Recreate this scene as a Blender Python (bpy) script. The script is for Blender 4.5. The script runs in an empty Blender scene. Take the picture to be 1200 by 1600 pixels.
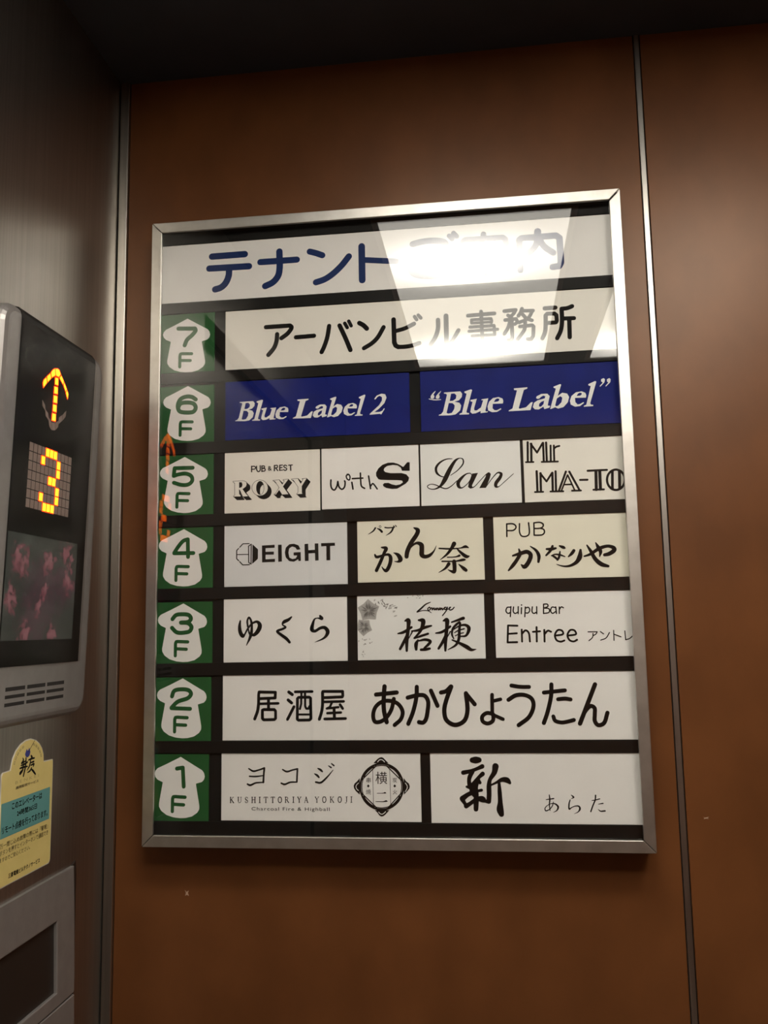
import bpy, bmesh, math, random
from mathutils import Matrix, Vector
from mathutils.geometry import delaunay_2d_cdt, tessellate_polygon

S = bpy.context.scene
COL = S.collection

# ------------------------------------------------------------------ camera, world, exposure
cam_d = bpy.data.cameras.new('camera')
cam_d.sensor_fit = 'VERTICAL'
cam_d.sensor_height = 36.0
cam_d.lens = 1375.0 * 36.0 / 1600.0
cam_d.clip_start = 0.01
cam = bpy.data.objects.new('camera', cam_d)
COL.objects.link(cam)
RX = Vector((0.9920951911861334, 0.12419673066317843, -0.017952819219435926))
RY = Vector((-0.033823072352932096, 0.1268821007362153, -0.9913409768033256))
RZ = Vector((-0.120843416874715, 0.9841118354157418, 0.13007983699521236))
CAM = Vector((0.42918135, -1.07726091, 1.50019129))
m3 = Matrix((RX, -RY, -RZ)).transposed()
cam.matrix_world = Matrix.Translation(CAM) @ m3.to_4x4()
S.camera = cam

w = bpy.data.worlds.new('world')
S.world = w
w.use_nodes = True
w.node_tree.nodes['Background'].inputs[0].default_value = (1, 0.93, 0.85, 1)
w.node_tree.nodes['Background'].inputs[1].default_value = 0.004
S.view_settings.view_transform = 'Standard'
S.view_settings.look = 'None'
S.view_settings.gamma = 1.0
S.view_settings.use_curve_mapping = False
S.view_settings.exposure = 0.36
LAMP = 1.0            # overall strength of the two ceiling lamps
LAMP_COLOR = (1.0, 0.93, 0.82, 1)

# ------------------------------------------------------------------ materials
def mat(name, col, rough=0.5, metal=0.0, spec=0.5, emit=None, estr=0.0, aniso=0.0):
    m = bpy.data.materials.new(name)
    m.use_nodes = True
    b = m.node_tree.nodes['Principled BSDF']
    b.inputs['Base Color'].default_value = (*col, 1)
    b.inputs['Roughness'].default_value = rough
    b.inputs['Metallic'].default_value = metal
    b.inputs['Specular IOR Level'].default_value = spec
    if aniso:
        b.inputs['Anisotropic'].default_value = aniso
    if emit:
        b.inputs['Emission Color'].default_value = (*emit, 1)
        b.inputs['Emission Strength'].default_value = estr
    return m

def nd(m, typ, **kw):
    n = m.node_tree.nodes.new(typ)
    for k, v in kw.items():
        setattr(n, k, v)
    return n

def lk(m, a, b):
    m.node_tree.links.new(a, b)

def mottled(name, c1, c2, rough, scale=(1, 1, 1), nscale=8.0, detail=6.0, metal=0.0, spec=0.5, bump=0.0, rvar=0.0, aniso=0.0, lo=0.35, hi=0.65):
    """a surface whose colour drifts softly between two tones"""
    m = mat(name, c1, rough, metal, spec, aniso=aniso)
    b = m.node_tree.nodes['Principled BSDF']
    tc = nd(m, 'ShaderNodeTexCoord')
    mp = nd(m, 'ShaderNodeMapping')
    mp.inputs['Scale'].default_value = scale
    lk(m, tc.outputs['Object'], mp.inputs['Vector'])
    no = nd(m, 'ShaderNodeTexNoise')
    no.inputs['Scale'].default_value = nscale
    no.inputs['Detail'].default_value = detail
    lk(m, mp.outputs['Vector'], no.inputs['Vector'])
    r = nd(m, 'ShaderNodeValToRGB')
    r.color_ramp.elements[0].position = lo
    r.color_ramp.elements[1].position = hi
    r.color_ramp.elements[0].color = (*c1, 1)
    r.color_ramp.elements[1].color = (*c2, 1)
    lk(m, no.outputs['Fac'], r.inputs['Fac'])
    lk(m, r.outputs['Color'], b.inputs['Base Color'])
    if rvar:
        mr = nd(m, 'ShaderNodeMapRange')
        mr.inputs['To Min'].default_value = rough - rvar
        mr.inputs['To Max'].default_value = rough + rvar
        lk(m, no.outputs['Fac'], mr.inputs['Value'])
        lk(m, mr.outputs['Result'], b.inputs['Roughness'])
    if bump:
        bp = nd(m, 'ShaderNodeBump')
        bp.inputs['Strength'].default_value = bump
        bp.inputs['Distance'].default_value = 0.0005
        lk(m, no.outputs['Fac'], bp.inputs['Height'])
        lk(m, bp.outputs['Normal'], b.inputs['Normal'])
    return m

WOOD = mottled('wood_laminate', (0.108, 0.0380, 0.0115), (0.146, 0.0525, 0.0162), 0.37, (1, 1, 0.7), 13.0, 10.0, spec=0.55, bump=0.05)
WOOD.node_tree.nodes['Principled BSDF'].inputs['Specular Tint'].default_value = (1.0, 0.80, 0.66, 1)
STEEL = mottled('brushed_steel', (0.42, 0.395, 0.36), (0.48, 0.455, 0.415), 0.38, (60, 60, 0.6), 5.0, 5.0, metal=1.0, bump=0.06, rvar=0.03)
TRIMM = mottled('satin_trim', (0.42, 0.40, 0.37), (0.50, 0.48, 0.44), 0.34, (30, 30, 1), 6.0, 4.0, metal=1.0)
ALU = mottled('brushed_aluminium', (0.54, 0.52, 0.48), (0.63, 0.61, 0.57), 0.40, (1, 1, 1), 40.0, 4.0, metal=1.0)
DARK = mat('dark_gap', (0.012, 0.010, 0.009), 0.7)
CEIL = mottled('dark_ceiling', (0.026, 0.032, 0.042), (0.033, 0.039, 0.050), 0.6, (1, 1, 1), 12.0)
FLOORM = mottled('floor_vinyl', (0.26, 0.23, 0.20), (0.32, 0.285, 0.25), 0.5, (1, 1, 1), 30.0)
BLACK = mottled('black_board', (0.006, 0.006, 0.0055), (0.009, 0.009, 0.0085), 0.6, (1, 1, 1), 40.0, spec=0.12)
RAILM = mat('black_rail', (0.006, 0.0055, 0.005), 0.55, spec=0.15)
INK = mat('black_ink', (0.005, 0.004, 0.0035), 0.6, spec=0.1)
INKB = mat('brown_black_ink', (0.012, 0.009, 0.007), 0.6, spec=0.1)
NAVY = mat('navy_ink', (0.008, 0.026, 0.115), 0.55, spec=0.15)
WHITEINK = mat('white_print', (0.82, 0.82, 0.81), 0.5, spec=0.2)
GREEN = mottled('green_tile', (0.016, 0.088, 0.024), (0.022, 0.108, 0.032), 0.5, (1, 1, 1), 20.0, spec=0.15)
def card(name, c):
    return mottled(name, tuple(x * 0.965 for x in c), c, 0.5, (1, 1, 1), 25.0, 5.0, spec=0.2)
CARD = {
    'white': card('white_card', (0.87, 0.855, 0.845)),
    'cool': card('cool_white_card', (0.83, 0.835, 0.83)),
    'grey': card('pale_grey_card', (0.745, 0.755, 0.775)),
    'warm': card('warm_white_card', (0.845, 0.82, 0.765)),
    'cream': card('cream_card', (0.83, 0.80, 0.685)),
    'blue': mottled('deep_blue_card', (0.0022, 0.0080, 0.130), (0.0035, 0.0110, 0.165), 0.5, (1, 1, 1), 30.0, spec=0.12),
}
SILVER = mottled('silver_paint', (0.30, 0.285, 0.275), (0.33, 0.315, 0.305), 0.38, (1, 1, 1), 60.0, metal=0.55)
DBACK = mat('display_black', (0.010, 0.009, 0.008), 0.5, spec=0.2)
LEDOFF = mat('unlit_segment', (0.30, 0.255, 0.235), 0.5, emit=(1, 0.12, 0.05), estr=0.012)  # faint red emission paints the lit segments' glow onto unlit ones
LEDRED = mat('lit_segment_rim', (0.3, 0.02, 0.0), 0.5, emit=(1.0, 0.035, 0.002), estr=4.5)
LEDYEL = mat('lit_segment_core', (0.6, 0.3, 0.0), 0.5, emit=(1.0, 0.17, 0.006), estr=7.5)
YEL = mottled('yellow_sticker', (0.66, 0.54, 0.19), (0.70, 0.57, 0.21), 0.45, (1, 1, 1), 40.0)
TEAL = mat('teal_print', (0.105, 0.30, 0.29), 0.45)
STBACK = mat('sticker_edge', (0.62, 0.60, 0.55), 0.3, spec=0.6)
BLUEP = mat('blue_print', (0.02, 0.03, 0.22), 0.5)
BROWNP = mat('pale_brown_print', (0.22, 0.17, 0.07), 0.5)
PALEP = mat('faint_print', (0.44, 0.35, 0.13), 0.5)
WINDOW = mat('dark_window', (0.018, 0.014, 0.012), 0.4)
FLK = mat('fleck', (0.40, 0.26, 0.18), 0.6)
G1 = mat('print_pale_grey', (0.42, 0.41, 0.40), 0.45)
G2 = mat('print_mid_grey', (0.19, 0.185, 0.18), 0.45)
G3 = mat('print_dark_grey', (0.07, 0.068, 0.066), 0.45)

def glass(name, base=0.045, tint=(1, 1, 1), rough=0.012, edge=0.9):
    """clear pane: what is behind shows through, the room reflects by the angle of view"""
    m = bpy.data.materials.new(name)
    m.use_nodes = True
    nt = m.node_tree
    nt.nodes.remove(nt.nodes['Principled BSDF'])
    out = nt.nodes['Material Output']
    tr = nd(m, 'ShaderNodeBsdfTransparent')
    tr.inputs[0].default_value = (*tint, 1)
    gl = nd(m, 'ShaderNodeBsdfGlossy')
    gl.inputs['Roughness'].default_value = rough
    lw = nd(m, 'ShaderNodeLayerWeight')
    lw.inputs['Blend'].default_value = 0.5
    pw = nd(m, 'ShaderNodeMath', operation='POWER')
    pw.inputs[1].default_value = 4.0
    lk(m, lw.outputs['Facing'], pw.inputs[0])
    ma = nd(m, 'ShaderNodeMath', operation='MULTIPLY_ADD')
    ma.inputs[1].default_value = edge
    ma.inputs[2].default_value = base
    lk(m, pw.outputs[0], ma.inputs[0])
    mx = nd(m, 'ShaderNodeMixShader')
    lk(m, ma.outputs[0], mx.inputs[0])
    lk(m, tr.outputs[0], mx.inputs[1])
    lk(m, gl.outputs[0], mx.inputs[2])
    lk(m, mx.outputs[0], out.inputs['Surface'])
    return m
GLASS = glass('clear_glass', 0.043, (0.985, 0.99, 0.985))
SMOKE = glass('display_glass', 0.009, (0.93, 0.92, 0.91), 0.16, 0.16)

# ------------------------------------------------------------------ mesh helpers
def link(name, bm, ms, parent=None, loc=(0, 0, 0), smooth=False):
    me = bpy.data.meshes.new(name)
    bmesh.ops.recalc_face_normals(bm, faces=bm.faces)
    bm.to_mesh(me)
    bm.free()
    for m in (ms if isinstance(ms, (list, tuple)) else [ms]):
        me.materials.append(m)
    if smooth:
        me.shade_smooth() if hasattr(me, 'shade_smooth') else None
    o = bpy.data.objects.new(name, me)
    COL.objects.link(o)
    o.location = loc
    if parent:
        o.parent = parent
    return o

def box(bm, x0, x1, y0, y1, z0, z1, mi=0, bev=0.0, off=(0, 0, 0), seg=2):
    vs = [bm.verts.new((x - off[0], y - off[1], z - off[2])) for x in (x0, x1) for y in (y0, y1) for z in (z0, z1)]
    fs = [bm.faces.new([vs[i] for i in q]) for q in ((0, 1, 3, 2), (4, 6, 7, 5), (0, 4, 5, 1), (2, 3, 7, 6), (0, 2, 6, 4), (1, 5, 7, 3))]
    for f in fs:
        f.material_index = mi
    if bev:
        es = list({e for f in fs for e in f.edges})
        r = bmesh.ops.bevel(bm, geom=es, offset=bev, segments=seg, affect='EDGES', profile=0.5)
        for f in r['faces']:
            f.material_index = mi
    return fs

def empty(name, loc, rot=(0, 0, 0)):
    o = bpy.data.objects.new(name, None)
    o.empty_display_size = 0.02
    COL.objects.link(o)
    o.location = loc
    o.rotation_euler = rot
    return o

def tag(o, label, cat, group=None):
    o['label'] = label
    o['category'] = cat
    if group:
        o['group'] = group
    return o

def struct(o):
    o['kind'] = 'structure'
    return o

def prism(bm, pts, axis, a0, a1, mi=0):
    """extrude a 2-D outline along an axis; pts are the two other coordinates in order"""
    def mk(p, a):
        if axis == 0: return (a, p[0], p[1])
        if axis == 1: return (p[0], a, p[1])
        return (p[0], p[1], a)
    A = [bm.verts.new(mk(p, a0)) for p in pts]
    B = [bm.verts.new(mk(p, a1)) for p in pts]
    fs = [bm.faces.new(A), bm.faces.new(list(reversed(B)))]
    n = len(pts)
    for i in range(n):
        fs.append(bm.faces.new((A[i], B[i], B[(i + 1) % n], A[(i + 1) % n])))
    for f in fs:
        f.material_index = mi
    return fs

# lettering outlines and strokes in millimetres on the board (s round stroke, c curved, l closed, v brush, p outline)
WRITING = {
    'title': """s 8.72 77.1,742.2 121.2,742.4
s 8.70 73.5,726.0 126.8,725.5
c 8.68 99.9,725.0 99.8,715.2 95.5,704.6 89.1,699.0 81.6,697.0
s 8.40 142.1,730.0 190.4,729.9
c 8.59 167.4,742.6 167.6,719.2 165.5,709.5 158.6,701.4 148.5,697.0
c 8.13 207.6,739.6 215.8,736.9 224.0,733.4
c 8.27 258.7,729.4 248.1,716.7 235.4,705.8 226.0,700.5 215.5,697.5
s 8.66 275.5,741.7 275.6,696.4
s 7.57 279.3,723.1 319.7,718.3
c 8.34 341.5,739.8 353.8,742.1 367.1,742.4 378.3,740.7 383.5,737.5 381.1,732.8 375.4,728.5
c 8.31 338.3,710.9 338.2,706.6 341.2,701.1 347.7,697.8 360.9,696.0 377.1,696.8 390.3,700.1
s 6.45 388.1,747.3 391.5,742.5
s 6.45 393.6,750.6 397.5,745.7
s 7.44 431.2,746.1 431.4,741.3
s 7.43 404.8,730.6 404.8,737.5 407.7,740.5 454.9,740.4 458.3,737.7 459.3,730.8
s 5.77 412.9,729.6 451.0,728.5
c 5.36 430.2,736.4 424.4,727.5 419.7,723.1 428.2,721.4 446.1,715.9
c 5.35 444.0,728.2 434.2,720.5 415.0,717.4
s 5.75 409.1,712.7 460.9,712.0
s 6.36 431.9,717.4 432.2,694.8
c 5.76 430.4,711.2 421.6,702.3 408.9,696.9
c 5.73 433.9,711.0 444.6,702.3 460.4,698.0
s 8.13 475.7,695.9 475.7,735.4 478.7,737.5 521.3,737.7 525.3,734.3 525.9,702.3 523.5,697.8 515.6,697.0
s 8.79 498.9,744.7 498.5,736.3
c 7.96 498.6,737.9 495.1,725.5 484.4,715.8
c 7.94 500.0,736.2 506.0,724.7 516.9,715.5""",
    'office': """s 5.72 149.5,641.7 181.1,641.9
c 5.71 181.1,641.9 183.2,639.6 178.4,632.0 169.8,625.8
c 5.71 164.2,631.4 163.2,621.7 160.0,613.4 152.6,604.6
s 5.68 188.8,625.8 212.3,626.5
c 5.64 232.1,638.2 229.4,623.1 225.1,610.7 222.0,604.3
c 5.83 245.6,637.9 253.1,620.6 259.1,605.0
s 4.59 252.3,640.5 255.4,634.7
s 4.59 257.5,643.0 260.5,636.7
c 6.03 271.1,639.7 276.5,636.2 280.5,631.8
c 5.58 302.0,632.3 294.1,619.2 286.9,612.3 276.5,606.3
s 5.97 314.9,641.5 315.2,611.7 316.8,607.4 320.3,605.3
c 5.53 320.3,605.3 330.4,605.3 339.5,606.6 346.9,608.7
c 5.36 316.7,626.2 328.9,629.1 340.7,634.4
s 4.53 341.6,643.7 344.1,639.7
s 4.53 346.3,645.3 349.4,641.5
c 5.52 371.0,637.5 370.8,627.1 367.4,615.8 361.2,606.0
s 6.12 381.2,642.1 381.0,606.7
c 5.08 381.2,606.2 386.8,607.9 392.0,615.4 396.2,622.6
s 4.88 408.7,640.7 441.5,641.6
s 4.65 425.1,645.0 425.6,609.3 423.5,606.8 418.6,606.4
s 3.85 412.9,631.6 413.0,634.9 436.9,635.2 437.8,632.3 437.2,629.7
s 3.45 412.9,630.7 437.2,630.8
s 4.05 410.7,625.7 440.5,625.9 441.1,614.0
s 3.84 409.3,620.4 444.8,620.8
s 3.84 412.9,614.1 440.6,614.0
s 4.85 454.0,643.7 467.8,644.4
c 4.44 467.8,644.4 465.7,640.4 460.6,635.5
s 4.44 458.2,638.0 462.5,634.4
s 4.64 454.6,632.1 467.9,632.8
c 4.43 467.9,632.8 469.2,628.8 466.2,626.2
s 4.82 462.5,632.8 462.6,609.1 461.0,606.1 457.1,605.7
c 4.63 460.4,629.8 457.6,621.8 452.9,614.3
c 4.63 475.7,645.4 473.6,640.4 471.0,636.6
s 4.43 475.1,642.7 489.2,642.2
c 4.42 487.9,641.0 482.6,632.6 471.6,627.9
c 4.42 476.2,638.1 480.7,632.7 487.4,629.7
s 4.61 472.4,622.7 487.2,623.5 489.0,621.7 488.1,609.6 485.5,605.7 481.3,605.9
c 4.61 479.0,628.2 477.7,618.5 468.9,606.4
s 5.41 503.6,644.1 516.5,644.3
s 5.00 504.2,634.5 506.3,637.1 515.1,636.7 517.4,634.5 517.6,627.3 516.5,625.3 507.3,625.2
c 5.19 504.3,635.1 503.7,621.0 502.4,612.9 499.2,605.9
c 5.39 536.8,644.8 530.9,642.7 524.1,642.3
c 5.38 524.0,642.1 523.9,626.9 521.9,614.7 517.1,605.0
s 5.18 524.5,629.7 538.5,629.3
s 5.36 532.7,628.4 532.3,605.4""",
    'serif_two': """p 115.2,544.6 132.7,544.8 134.8,542.1 134.3,538.4 131.2,535.2 126.5,533.9 131.7,532.3 133.5,529.1 132.2,523.9 127.5,520.0 121.8,519.2 109.2,519.8 109.4,520.6 111.8,521.3 113.9,523.8 118.4,541.9 117.5,543.2 115.2,543.6 / 122.8,542.9 126.4,543.0 128.5,540.8 128.0,537.2 124.9,535.0 121.2,534.9 / 120.2,532.9 124.4,532.4 126.5,530.0 125.9,525.8 123.3,521.8 119.7,521.2 117.6,522.0
p 137.2,544.3 144.2,546.1 145.6,545.4 139.0,522.1 139.5,520.8 141.8,520.4 141.6,519.0 131.4,519.3 131.6,520.3 134.3,521.2 139.5,541.8 137.2,543.0
p 143.5,534.5 150.5,535.5 147.4,525.3 147.7,522.9 150.0,522.6 154.7,525.7 157.3,533.5 155.2,533.6 155.5,534.5 162.7,535.1 159.3,522.3 159.8,520.8 162.1,520.9 161.6,519.9 154.1,519.5 154.3,521.8 148.9,519.7 145.3,519.5 143.2,521.6 143.9,525.5 145.8,532.3 143.7,533.1
p 178.2,528.5 167.4,528.8 167.0,523.8 169.2,521.6 171.8,521.5 175.9,523.4 176.4,522.3 171.8,519.7 166.6,519.7 162.4,522.0 161.7,526.2 163.5,531.3 167.7,535.0 173.9,535.8 178.0,533.7 178.6,531.1 / 168.5,530.6 172.8,530.8 174.4,532.0 174.4,533.9 172.3,534.4 170.3,533.4
p 190.3,544.0 204.8,544.3 204.6,543.0 200.8,541.7 195.0,522.7 195.5,521.4 202.8,522.6 207.9,527.5 210.0,527.8 207.4,519.3 184.2,519.6 184.4,520.4 188.3,522.3 193.6,541.7 190.5,542.4
p 213.5,532.1 214.4,533.8 219.3,536.0 225.5,535.9 228.0,533.1 225.6,523.1 228.2,522.4 227.4,520.7 222.0,519.3 221.0,522.1 216.1,519.4 212.0,519.8 210.0,522.3 211.2,526.9 215.2,529.3 222.9,531.0 223.4,533.3 221.4,534.1 218.8,532.9 217.0,531.1 215.0,531.0 / 222.1,528.6 221.3,524.8 218.4,522.1 216.3,522.5 216.7,525.4 218.7,527.3
p 232.2,542.9 239.4,545.3 240.4,544.6 236.5,532.7 241.3,535.7 246.4,534.4 248.4,530.7 246.8,525.1 242.2,520.2 236.6,518.9 233.5,520.6 228.9,519.0 228.2,519.3 234.8,540.7 232.5,541.9 / 235.5,530.0 239.3,532.2 241.3,530.6 240.2,525.5 236.6,522.0 234.0,521.6 233.5,522.9
p 266.0,528.8 254.5,529.4 254.8,524.7 257.0,522.1 259.5,522.3 263.1,524.1 263.9,523.3 259.5,520.2 254.4,519.8 249.9,522.4 249.1,526.6 251.0,531.6 255.6,535.2 261.8,535.9 265.5,534.0 266.5,531.4 / 256.3,531.2 260.2,531.4 261.7,532.6 261.7,534.1 259.7,534.7 257.6,533.6
p 269.0,543.1 276.1,546.0 277.4,545.3 270.2,522.5 271.2,520.9 273.4,520.6 273.2,519.2 263.6,519.2 263.7,520.2 266.1,521.1 271.5,540.9 269.3,541.7
p 288.7,540.0 291.8,544.0 297.9,546.1 302.5,545.0 304.1,540.8 301.2,533.8 294.1,526.9 288.4,522.9 295.0,522.8 298.5,524.2 300.6,527.1 301.6,526.8 296.9,519.4 295.5,520.5 282.3,519.8 282.8,521.1 294.6,531.5 298.3,537.5 298.4,541.6 295.4,543.5 292.8,542.4 289.7,539.0""",
    'serif_quoted': """p 376.0,543.5 396.1,544.0 398.5,540.9 397.8,536.7 394.2,532.8 388.8,531.3 394.8,529.5 396.8,525.9 395.3,519.9 389.8,515.2 383.2,514.2 368.8,514.6 369.1,515.6 371.8,516.3 374.3,519.3 379.6,540.3 378.7,541.8 376.0,542.3 / 384.7,541.6 388.9,541.8 391.3,539.3 390.6,535.1 387.0,532.6 382.8,532.3 / 381.6,530.0 386.4,529.4 388.8,526.7 388.1,521.9 385.1,517.2 380.9,516.4 378.5,517.4
p 401.3,543.5 409.3,545.8 410.9,545.0 403.0,517.8 403.6,516.4 406.2,515.9 406.0,514.4 394.3,514.5 394.5,515.7 397.6,516.8 403.9,540.7 401.3,542.0
p 408.3,532.4 416.3,533.6 412.6,521.8 412.9,519.0 415.6,518.7 421.0,522.3 424.1,531.4 421.7,531.5 422.1,532.5 430.3,533.4 426.3,518.6 426.8,516.9 429.4,517.0 428.8,515.9 420.3,515.2 420.5,517.9 414.3,515.3 410.1,515.0 407.8,517.4 408.7,521.9 410.9,529.9 408.5,530.7
p 448.0,526.1 435.6,526.2 435.1,520.5 437.5,518.0 440.5,517.9 445.3,520.2 445.8,518.9 440.5,515.8 434.5,515.7 429.8,518.2 429.1,523.1 431.2,529.0 436.0,533.4 443.1,534.4 447.8,532.1 448.5,529.1 / 436.9,528.3 441.8,528.7 443.6,530.1 443.7,532.2 441.3,532.8 438.9,531.6
p 462.0,544.3 478.5,544.9 478.3,543.4 474.0,541.8 467.1,519.7 467.7,518.3 475.9,519.8 481.9,525.6 484.3,525.9 481.1,516.1 454.6,515.9 454.9,516.9 459.4,519.1 465.7,541.7 462.2,542.4
p 488.4,531.0 489.3,532.9 495.0,535.6 502.1,535.6 504.9,532.4 502.0,520.8 505.0,520.1 504.0,518.1 497.9,516.4 496.8,519.6 491.1,516.4 486.4,516.8 484.1,519.6 485.7,524.9 490.2,527.8 499.0,529.9 499.7,532.6 497.3,533.5 494.4,532.0 492.3,530.0 490.0,529.8 / 498.1,527.1 497.1,522.8 493.7,519.5 491.4,520.0 491.8,523.3 494.2,525.6
p 509.9,543.9 518.1,546.8 519.3,545.9 514.6,532.1 520.2,535.8 526.0,534.4 528.2,530.1 526.3,523.6 520.9,517.9 514.4,516.3 511.0,518.2 505.7,516.2 504.9,516.6 512.7,541.4 510.2,542.7 / 513.4,529.1 517.7,531.7 520.0,529.8 518.7,523.9 514.5,519.8 511.6,519.3 511.1,520.8
p 548.2,528.3 535.1,528.7 535.3,523.4 537.8,520.3 540.7,520.6 544.8,522.8 545.7,521.9 540.6,518.2 534.8,517.7 529.7,520.6 528.9,525.3 531.1,531.2 536.5,535.5 543.5,536.4 547.7,534.3 548.8,531.3 / 537.2,530.8 541.6,531.1 543.4,532.6 543.4,534.3 541.1,535.0 538.7,533.6
p 551.8,544.9 560.0,548.4 561.5,547.5 552.9,521.0 554.0,519.2 556.5,518.9 556.2,517.4 545.2,517.1 545.4,518.3 548.2,519.4 554.6,542.4 552.1,543.3""",
    'quote_open': """p 365.2,546.1 362.1,543.5 359.5,540.0 359.3,537.5 360.9,536.2 363.4,537.0 364.0,539.6 362.8,541.4 365.7,545.6
p 372.1,545.7 369.1,543.1 366.2,539.7 365.6,537.2 367.4,535.9 369.9,536.6 370.6,539.3 369.5,541.0 372.5,545.3
v 357.1,536.3,0.6 363.9,534.9,1.2 371.8,534.8,0.8""",
    'quote_close': """p 567.4,550.2 570.3,551.6 571.9,550.0 571.2,546.4 565.8,541.0 565.2,541.9 569.1,545.9 567.2,547.8
p 574.2,549.8 577.1,551.2 578.7,549.6 578.0,546.0 572.6,540.9 572.1,541.9 575.7,545.6 574.1,547.4""",
    'pubrest': """s 1.55 130.8,460.6 130.8,453.4
c 1.34 130.8,460.2 134.4,460.2 136.0,458.6 134.9,456.9 130.8,456.7
c 1.44 137.2,460.3 137.5,455.5 139.1,453.4 141.1,453.8 141.9,455.3 141.9,460.8
s 1.54 144.1,460.4 144.1,453.3
c 1.34 144.1,460.2 147.1,460.2 147.4,458.2 144.1,457.2
c 1.34 144.1,457.2 148.1,456.6 148.1,454.1 144.1,453.5
c 1.03 156.1,454.4 152.8,458.0 153.5,459.3 155.1,458.2 152.5,455.9 153.5,454.3 155.9,456.3
s 1.54 160.3,460.4 160.2,453.6
c 1.33 160.3,460.0 163.9,460.3 164.2,457.8 160.2,456.9
s 1.44 162.1,456.9 164.6,453.6
s 1.54 167.2,460.4 167.1,453.7
s 1.33 167.2,460.2 170.6,460.4
s 1.33 167.1,457.1 170.1,457.2
s 1.33 167.1,453.8 170.7,453.9
c 1.33 176.2,459.1 174.2,460.2 172.4,459.2 173.1,457.6 175.9,456.0 175.9,454.3 173.8,453.4 172.1,454.6
s 1.33 178.6,459.9 183.4,460.0
s 1.53 181.0,459.8 181.3,453.2""",
    'roxy': """p 106.6,442.1 120.4,442.4 124.1,440.7 124.6,437.1 123.6,434.6 119.4,431.7 123.1,426.4 126.4,422.9 126.0,422.2 119.4,422.0 115.8,430.3 114.8,431.3 115.0,425.7 116.9,423.6 116.9,422.3 107.3,422.4 107.5,423.4 109.1,424.4 109.0,439.7 106.9,441.0 / 114.9,440.5 117.8,440.4 118.9,437.3 117.9,434.3 114.9,433.6
p 152.0,432.1 151.5,428.9 150.0,426.2 147.7,424.1 144.9,422.8 141.7,422.4 138.5,423.0 135.6,424.5 133.3,426.9 131.8,429.7 131.3,432.8 131.8,436.0 133.3,438.7 135.6,440.8 138.5,442.2 141.7,442.6 144.9,441.9 147.7,440.4 150.0,438.0 151.5,435.2 / 146.9,432.2 146.7,429.5 146.0,427.1 144.9,425.2 143.5,424.0 142.0,423.7 140.4,424.2 139.1,425.4 137.9,427.4 137.2,429.9 137.0,432.5 137.2,435.2 137.9,437.6 139.1,439.5 140.4,440.7 142.0,441.0 143.5,440.5 144.9,439.3 146.0,437.3 146.7,434.8
p 158.4,441.4 166.9,441.8 166.9,440.8 170.5,435.8 173.1,440.3 171.5,441.1 171.7,441.9 178.5,442.1 171.5,433.1 178.6,422.9 169.4,422.7 169.6,423.7 166.4,428.6 162.8,423.9 164.1,423.2 159.7,423.0 160.0,424.0 161.2,424.0 166.4,431.9 161.2,439.8 158.7,440.7
p 182.3,442.2 191.0,442.5 191.0,441.1 194.0,436.0 197.1,441.4 195.6,442.0 201.7,442.5 201.2,441.3 195.5,432.6 195.5,423.8 197.0,422.7 188.6,422.5 188.8,423.5 190.4,424.4 190.4,432.0 184.8,440.4 182.3,441.2""",
    'withs': """c 2.02 232.4,439.0 232.1,433.0 233.6,427.9 236.6,426.2 239.7,430.7 241.0,436.7
c 2.02 241.0,436.7 242.7,429.6 246.2,426.8 249.2,429.3 250.2,435.8 249.6,437.2
c 1.71 254.8,445.2 251.9,443.8 252.7,439.8 255.4,438.1 256.5,442.1 254.8,445.2 253.0,445.3
s 2.11 258.7,435.0 260.0,426.6
s 2.01 259.4,439.7 272.5,439.8
c 2.01 269.6,446.2 269.8,437.6 270.9,429.5 274.6,426.9
s 2.00 279.8,442.2 282.0,426.3
c 1.90 282.1,429.1 284.9,432.5 287.4,429.9 290.3,425.6
p 331.4,457.4 331.2,446.7 321.6,447.1 320.2,451.2 316.3,454.0 310.3,454.9 303.3,453.9 299.7,451.3 298.9,448.5 300.7,446.4 307.1,444.7 321.0,444.3 326.9,442.4 330.3,438.2 329.2,434.1 325.7,430.7 315.2,425.0 308.7,424.9 301.8,426.3 298.0,428.8 297.5,431.0 299.4,432.6 304.4,432.7 308.8,430.6 313.8,429.3 318.8,430.2 322.3,432.6 321.3,434.9 315.9,435.6 295.0,436.8 292.0,437.7 289.3,441.7 289.1,445.9 292.2,451.3 297.3,455.6 304.4,457.9 311.3,457.9 317.3,455.8 323.2,451.8 328.3,457.6""",
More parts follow.
